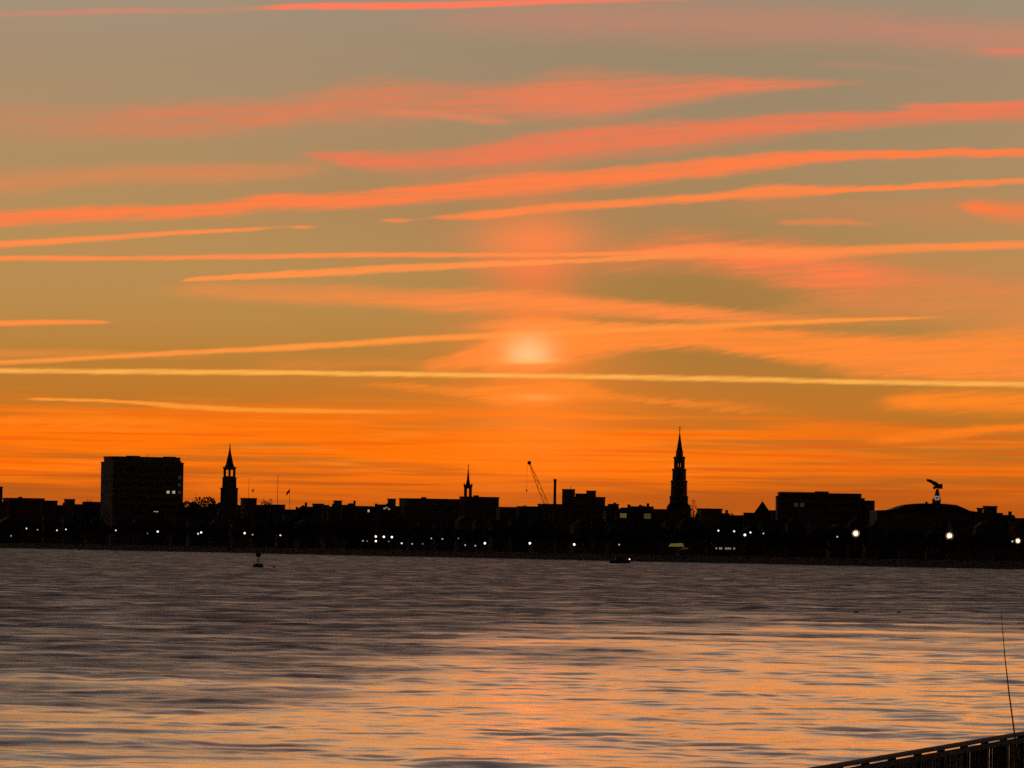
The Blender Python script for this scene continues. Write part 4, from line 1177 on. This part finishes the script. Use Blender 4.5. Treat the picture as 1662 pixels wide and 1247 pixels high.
# ---------------------------------------------------------------- lamps
pole_m = mat('lamp_pole', (0.05, 0.05, 0.05), 0.6, metal=.4)
def glow(name, strength, c=(1.0, .93, .85)):
    return mat(name, (.8, .8, .8), .4, emit=c, strength=strength)
GL = {'b': (.50, glow('lamp_glow_bright', 2.0)), 'n': (.40, glow('lamp_glow', 1.1)), 'd': (.34, glow('lamp_glow_dim', .5)), 'f': (.34, glow('lamp_glow_faint', .16))}
LAMPS = [(18, 870, 'd'), (43, 858, 'n'), (61, 860, 'd'), (92.5, 861, 'n'), (107, 859.5, 'n'), (188, 861, 'n'), (239.5, 866, 'f'), (256, 863, 'b'),
         (321.5, 866.5, 'n'), (326.5, 864.5, 'b'), (397, 865.5, 'b'), (410, 868, 'd'), (455, 869, 'n'), (589, 878, 'd'), (596, 878.3, 'f'), (610, 871, 'b'), (623, 871.5, 'b'), (636, 872, 'b'),
         (610, 878.5, 'b'), (631, 879, 'f'), (652, 882, 'n'), (669, 883, 'd'), (686, 883, 'f'), (700, 874, 'd'), (718, 875, 'd'), (744, 874, 'f'), (755, 885, 'd'), (771.5, 886, 'd'), (787, 882, 'b'),
         (860, 882, 'b'), (932, 884, 'b'), (1005, 884.2, 'd'), (1166, 861.5, 'n'), (1191.5, 862.5, 'n'), (1209, 868.5, 'b'), (1218, 864.5, 'n'), (1239, 866, 'd'), (1359, 871.5, 'd'), (1643, 879, 'd'),
         ]
LLAB = {'b': ('bright white street lamp on the far waterfront', 'bright lamps along the waterfront'), 'n': ('small clear white street lamp on the far waterfront', 'clear lamps along the waterfront'),
        'd': ('dim greyish street lamp on the far waterfront', 'dim lamps along the waterfront'), 'f': ('barely visible street lamp on the far waterfront', 'faint lamps along the waterfront')}
LAMP_LABELS = {
    (18, 870): 'dim lamp set lower than the other lamps left of the tower block', (43, 858): 'clear lamp below the long low block, with a dim lamp beside it', (61, 860): 'dim lamp between a clear lamp and a close pair of lamps',
    (92.5, 861): 'lower lamp of the close pair below the notch left of the tower block', (107, 859.5): 'upper lamp of the close pair below the notch left of the tower block', (188, 861): 'solitary clear lamp below the left part of the tower block',
    (239.5, 866): 'barely visible lamp beside the bright lamp below the tower block', (256, 863): 'bright lamp straight below the pair of bright windows under the tower block',
    (321.5, 866.5): 'smaller lamp of the touching pair below the round-topped tree', (326.5, 864.5): 'brighter lamp of the touching pair below the round-topped tree',
    (397, 865.5): 'bright lamp below the masted block, with a dim one beside it', (410, 868): 'dim lamp beside the bright lamp below the masted block', (455, 869): 'solitary clear lamp below the tall bare mast',
    (589, 878): 'dim lamp left of the cluster of bright lamps', (596, 878.3): 'faint lamp between a dim lamp and the cluster of bright lamps',
    (610, 871): 'bright lamp with another straight beneath it, first of three in a row', (623, 871.5): 'middle bright lamp of three in a row', (636, 872): 'last bright lamp of three in a row, above a faint one',
    (610, 878.5): 'bright lamp straight beneath the first of three in a row', (631, 879): 'faint lamp beneath the row of three bright lamps', (787, 882): 'bright lamp below the sheer wall under the small steeple',
    (860, 882): 'solitary bright lamp below the slanting crane boom', (932, 884): 'solitary bright lamp below the stepped block', (1005, 884.2): 'dim lamp above the dark red motorboat',
    (1166, 861.5): 'clear lamp right of the tallest steeple, first of a loose string', (1191.5, 862.5): 'clear lamp left of the brightest lamp by the pyramid-roofed house', (1209, 868.5): 'bright lamp set lower than its neighbours by the pyramid-roofed house',
    (1218, 864.5): 'clear lamp touching the bright lamp by the pyramid-roofed house', (1239, 866): 'dim lamp straight below the pyramid-roofed house', (1359, 871.5): 'dim lamp left of the floodlight below the wide apartment block', (1643, 879): 'dim lamp beside the last floodlight on the wharf'}
rl = random.Random(9)
for (lx, ly, kind) in LAMPS:
    D = shore_depth(lx) + rl.uniform(4, 8)
    p = at(lx, ly, D)
    r, gm = GL[kind]
    h = p.z - GROUND_Z
    o = empty('street_lamp', (p.x, D, GROUND_Z))
    MB().lathe([(.16, -.1), (.14, .5), (.08, .7), (.06, h - r)], 7).build('pole', pole_m, o)
    MB().lathe([(.12, h - r - .12), (.2, h - r)], 8).build('fitter', pole_m, o)
    MB().ball((0, 0, h), r, 10).build('lamp_globe', gm, o, smooth=True)
    own = LAMP_LABELS.get((lx, ly))
    tag(o, own or LLAB[kind][0], 'street lamp', LLAB[kind][1])

def floodlight(lx, ly, w, strength, label):
    D = shore_depth(lx) + 14
    p = at(lx, ly, D)
    h = p.z - GROUND_Z
    o = empty('floodlight_mast', (p.x, D, GROUND_Z))
    MB().lathe([(.3, -.1), (.22, h * .5), (.16, h - w * .45)], 8).build('mast', pole_m, o)
    MB().lathe([(w * .58, -.1), (w * .58, .1)], 18).build('lamp_rack', pole_m, o)
    rk = [c for c in o.children if c.name.startswith('lamp_rack')][0]
    rk.rotation_euler = (math.pi / 2, 0, 0); rk.location = (0, .16, h)
    gm = glow('floodlight_glow_%d' % int(strength), strength, (1.0, .84, .62))
    halo = glow('floodlight_halo_glow', .32, (1.0, .52, .2))  # dim amber glow for the added ring that imitates a glare halo
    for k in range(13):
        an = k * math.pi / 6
        rr, rad, gg = (0, w * .27, gm) if k == 12 else (w * .42, w * .105, halo)  # centre disc is the lamp; outer discs are the made-up halo
        c = MB().lathe([(rad * .8, 0), (rad, .22), (rad, .3)], 12).build('flood_lamp_and_halo', gg, o)
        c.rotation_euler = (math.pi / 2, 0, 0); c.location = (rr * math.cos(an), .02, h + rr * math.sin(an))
    tag(o, label, 'floodlight')
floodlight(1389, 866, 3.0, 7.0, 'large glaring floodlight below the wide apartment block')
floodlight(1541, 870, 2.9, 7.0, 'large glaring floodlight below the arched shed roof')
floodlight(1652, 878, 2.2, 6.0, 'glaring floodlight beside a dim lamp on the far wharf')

# ---------------------------------------------------------------- navigation buoy
def buoy():
    p = on_water(419, 921.5)
    D = p.y; k = D / F
    o = empty('navigation_buoy', (p.x, p.y, 0))
    bm = mat('buoy_paint', (0.03, 0.035, 0.03), 0.6, noise=.3, scale=1)
    fl = MB().lathe([(.7, -.5), (1.25, -.2), (1.38, .15), (1.3, .55), (.9, .85), (.45, .95)], 20).build('float', bm, o, smooth=True)
    for a in range(3):
        an = a * 2.094 + .4
        MB().ball((math.cos(an) * .95, math.sin(an) * .95, .62), .42, 10).build('flotation_tank', bm, o, smooth=True)
    for s in range(4):
        an = s * math.pi / 2 + .785
        MB().tube([(math.cos(an) * .3, math.sin(an) * .3, .9), (math.cos(an) * .2, math.sin(an) * .2, 2.7)], .075, 5).build('tower_leg', bm, o)
    for z_ in (1.4, 2.1):
        MB().lathe([(.30, z_), (.30, z_ + .09)], 8).build('tower_ring', bm, o)
    MB().lathe([(.25, 2.65), (.62, 2.85), (.76, 3.3), (.76, 3.55), (.3, 3.65)], 12).build('daymark_cage', bm, o)
    MB().lathe([(.18, 3.6), (.2, 4.0), (.1, 4.2)], 10).build('lantern', steel, o)
    tag(o, 'dark navigation buoy with narrow tower floating off the far shore', 'buoy')
buoy()

# ---------------------------------------------------------------- motorboat
def boat():
    p = on_water(1007, 914.6)
    D = p.y; k = D / F
    o = empty('motorboat', (p.x, p.y, 0), 0.12)
    hull = mat('boat_hull', (0.09, 0.012, 0.012), 0.4)
    L = 32 * k; h = L / 2
    secs = []
    for t in [i / 12 for i in range(13)]:
        x = -h + t * L
        b = 1.15 * (1 - max(0, (t - .55) / .45) ** 2.2) * (.9 + .1 * min(1, t * 5)) + .02
        sh = 1.15 + .45 * max(0, (t - .3)) ** 1.5
        secs.append([(x, -b, sh), (x + .0, -b * .8, .05), (x, 0, -.3 + .25 * max(0, t - .8) * 4), (x, b * .8, .05), (x, b, sh)])
    v = [q for s in secs for q in s]
    f = [(i * 5 + j, (i + 1) * 5 + j, (i + 1) * 5 + j + 1, i * 5 + j + 1) for i in range(12) for j in range(4)]
    f += [(0, 1, 2, 3, 4), tuple(60 + j for j in (4, 3, 2, 1, 0))]
    f += [(i * 5 + 4, (i + 1) * 5 + 4, (i + 1) * 5, i * 5) for i in range(12)]
    MB().poly(v, f).build('hull', hull, o)
    MB().frustum(1.5, .8, 1.1, 1.2, .65, 2.2, cx=-h * .15).build('cabin', mat('boat_cabin', (0.10, 0.04, 0.035), 0.5), o)
    MB().box(-h * .15 - 1.4, -h * .15 + 1.3, -.85, .85, 2.202, 2.32).build('cabin_roof', hull, o)
    MB().frustum(.05, .62, 1.4, .05, .55, 2.1, cx=-h * .15 + 1.42).build('windscreen', glass, o)
    MB().tube([(-h * .15, 0, 2.32), (-h * .15, 0, 3.1)], .05, 5).build('mast', steel, o)
    MB().box(-h - .45, -h + .02, -.3, .3, .1, 1.1).build('outboard_motor', steel, o)
    MB().tube([(h * .92, -.1, 1.0), (h * .92, -.1, 1.5)], .04, 5).build('light_post', steel, o)
    MB().ball((h * .92, -.1, 1.62), .27, 8).build('navigation_light', glow('boat_light', 1.4), o, smooth=True)
    tag(o, 'small dark red motorboat with a white light off the far waterfront', 'boat')
boat()

# ---------------------------------------------------------------- birds on the water
def bird(px_, py_, L, label, group=None):
    p = on_water(px_, py_)
    o = empty('seabird', (p.x, p.y, 0.0), .25)
    n = 8; v = []
    prof = [(-.55, .015, .16), (-.42, .07, .13), (-.2, .15, .10), (.05, .17, .10), (.25, .13, .12), (.34, .07, .20), (.37, .055, .32), (.43, .06, .40), (.5, .045, .40), (.56, .015, .37), (.66, .006, .36)]
    for x_, r_, z_ in prof:
        v += [(x_ * L, math.cos(2 * math.pi * k / n) * r_ * L, z_ * L + math.sin(2 * math.pi * k / n) * r_ * L * .9) for k in range(n)]
    f = [(i * n + k, i * n + (k + 1) % n, (i + 1) * n + (k + 1) % n, (i + 1) * n + k) for i in range(len(prof) - 1) for k in range(n)]
    f += [tuple(range(n - 1, -1, -1)), tuple((len(prof) - 1) * n + k for k in range(n))]
    MB().poly(v, f).build('body', mat('bird_plumage', (0.03, 0.025, 0.025), .8), o, smooth=True)
    tag(o, label, 'bird', group)
bird(445.3, 922, .8, 'dark seabird floating beside the navigation buoy')
for bx in (1390, 1459.5):
    bird(bx, 995, .62, 'tiny dark seabird floating on the grey rippled water', 'birds on the rippled water')

# ---------------------------------------------------------------- pier
RAIL_Z = 4.2
DECK_Z = 3.12
def pier():
    A = on_water(1320, 1246.4, RAIL_Z); B = on_water(1662, 1188.2, RAIL_Z)
    A.z = B.z = 0
    d = (B - A).normalized()
    ang = math.atan2(d.y, d.x)
    # a post stands at photo column 1647; local x runs outwards along the rail
    o = empty('pier', A, ang)
    Lab = (B - A).length
    wood = mat('weathered_timber', (0.045, 0.036, 0.028), 0.85, noise=.35, scale=2.5)
    paint = mat('rail_timber', (0.06, 0.03, 0.02), 0.7, noise=.3, scale=2.0)
    x0, x1 = -14.0, Lab + 16.0
    MB().box(x0, x1, -.07, .07, RAIL_Z - .045, RAIL_Z).build('top_rail', paint, o)
    MB().box(x0, x1, -.06, -.02, RAIL_Z - .15, RAIL_Z - .072).build('rail_board', wood, o)
    MB().box(x0, x1, -.06, -.02, DECK_Z + .12, DECK_Z + .21).build('rail_board', wood, o)
    post = MB().box(-.05, .05, -.058, .045, DECK_Z - .5, RAIL_Z - .046).mesh('post'); post.materials.append(wood)
    pick = MB().box(-.068, .068, -.019, .004, DECK_Z + .05, RAIL_Z - .095).mesh('picket'); pick.materials.append(wood)
    thin = MB().box(-.026, .026, -.019, .016, DECK_Z + .05, RAIL_Z - .095).mesh('picket'); thin.materials.append(wood)
    # bay positions from the photographed posts
    posts_px = [1306, 1361, 1404, 1447, 1489, 1526.5, 1564, 1597.5, 1628, 1656]
    xs = []
    for c in posts_px:
        r_ = ray(c, 1215); t = r_.x / r_.y
        # intersect the vertical plane of column c with the rail line
        s = (A.x - t * A.y) / (t * d.y - d.x)
        xs.append(s)
    step = (xs[-1] - xs[1]) / (len(xs) - 2)
    lo = xs[0] - step
    while lo > x0: xs.insert(0, lo); lo -= step
    hi = xs[-1] + step
    while hi < x1: xs.append(hi); hi += step
    open_cols = (1564, 1628)
    rp = random.Random(4)
    for i, s in enumerate(xs):
        q = link('post', post, None, o); q.location.x = s
        if i + 1 == len(xs): break
        e = xs[i + 1]
        c_mid = None
        P = A + d * ((s + e) / 2)
        colpx = CX + P.x / P.y * F
        if open_cols[0] < colpx < open_cols[1]:
            n = 7; me = thin
        else:
            n = max(2, int((e - s) / .185)); me = pick
        for k in range(n):
            q = link('picket', me, None, o)
            q.location.x = s + (k + .5 + rp.uniform(-.08, .08)) * (e - s) / n
            q.rotation_euler.y = rp.uniform(-.012, .012)
    # deck on the near side of this rail, stringers and piles
    W = 5.2
    pl = MB().box(-.085, .085, -W, .12, DECK_Z - .05, DECK_Z).mesh('deck_plank'); pl.materials.append(wood)
    k = 0; s = x0
    while s < x1 and k < 290:
        q = link('deck_plank', pl, None, o); q.location.x = s + .09; q.location.z = rp.uniform(-.004, .004); s += .185; k += 1
    x1 = s
    for yy in (-W + .3, -W / 2, -.1):
        MB().box(x0, x1, yy - .08, yy + .08, DECK_Z - .36, DECK_Z - .056).build('stringer', wood, o)
    pile = MB().lathe([(.17, -5), (.16, DECK_Z - .362)], 10).mesh('pile', True); pile.materials.append(wood)
    s = x0 + 1
    while s < x1:
        for yy in (-W + .3, -.25):
            q = link('pile', pile, None, o); q.location = (s, yy, 0)
        s += 3.6
    tag(o, 'timber fishing pier with picketed railing in the near corner', 'pier')
    # fishing rod propped on the rail
    r_ = ray(1646, 1190.5); t = r_.x / r_.y
    sx = (A.x - t * A.y) / (t * d.y - d.x)
    base = A + d * sx; base.z = RAIL_Z
    tip = at(1625.2, 996, base.y + .25)
    r = empty('fishing_rod', (base.x, base.y, RAIL_Z))
    v = tip - base
    butt = -v.normalized() * 0.95 + Vector((0, -.30, 0))
    bend = Vector((-.012, 0, 0))
    pts = [butt, Vector((0, -.075, .0)), v * .33 + bend, v * .66 + bend * 1.4, v]
    MB().tube(pts, [.014, .0125, .0105, .0075, .004], 8).build('rod_blank', mat('rod_blank', (0.03, 0.012, 0.008), 0.35), r, smooth=True)
    MB().tube([butt, butt.lerp(pts[1], .45)], [.02, .02], 8).build('handle', mat('rod_grip', (0.03, 0.025, 0.02), .9), r)
    m_ = butt.lerp(pts[1], .58)
    MB().ball(m_ + Vector((0, -.07, 0)), .045, 10, sx=.8).build('reel', steel, r)
    for kk in (.25, .48, .68, .84, .97):
        g = v * kk + bend
        lg = MB().lathe([(.016, -.004), (.016, .004)], 8).build('line_guide', steel, r)
        lg.location = g + Vector((0, -.018, 0))
    tag(r, 'slender fishing rod propped upright against the pier railing', 'fishing rod')
pier()
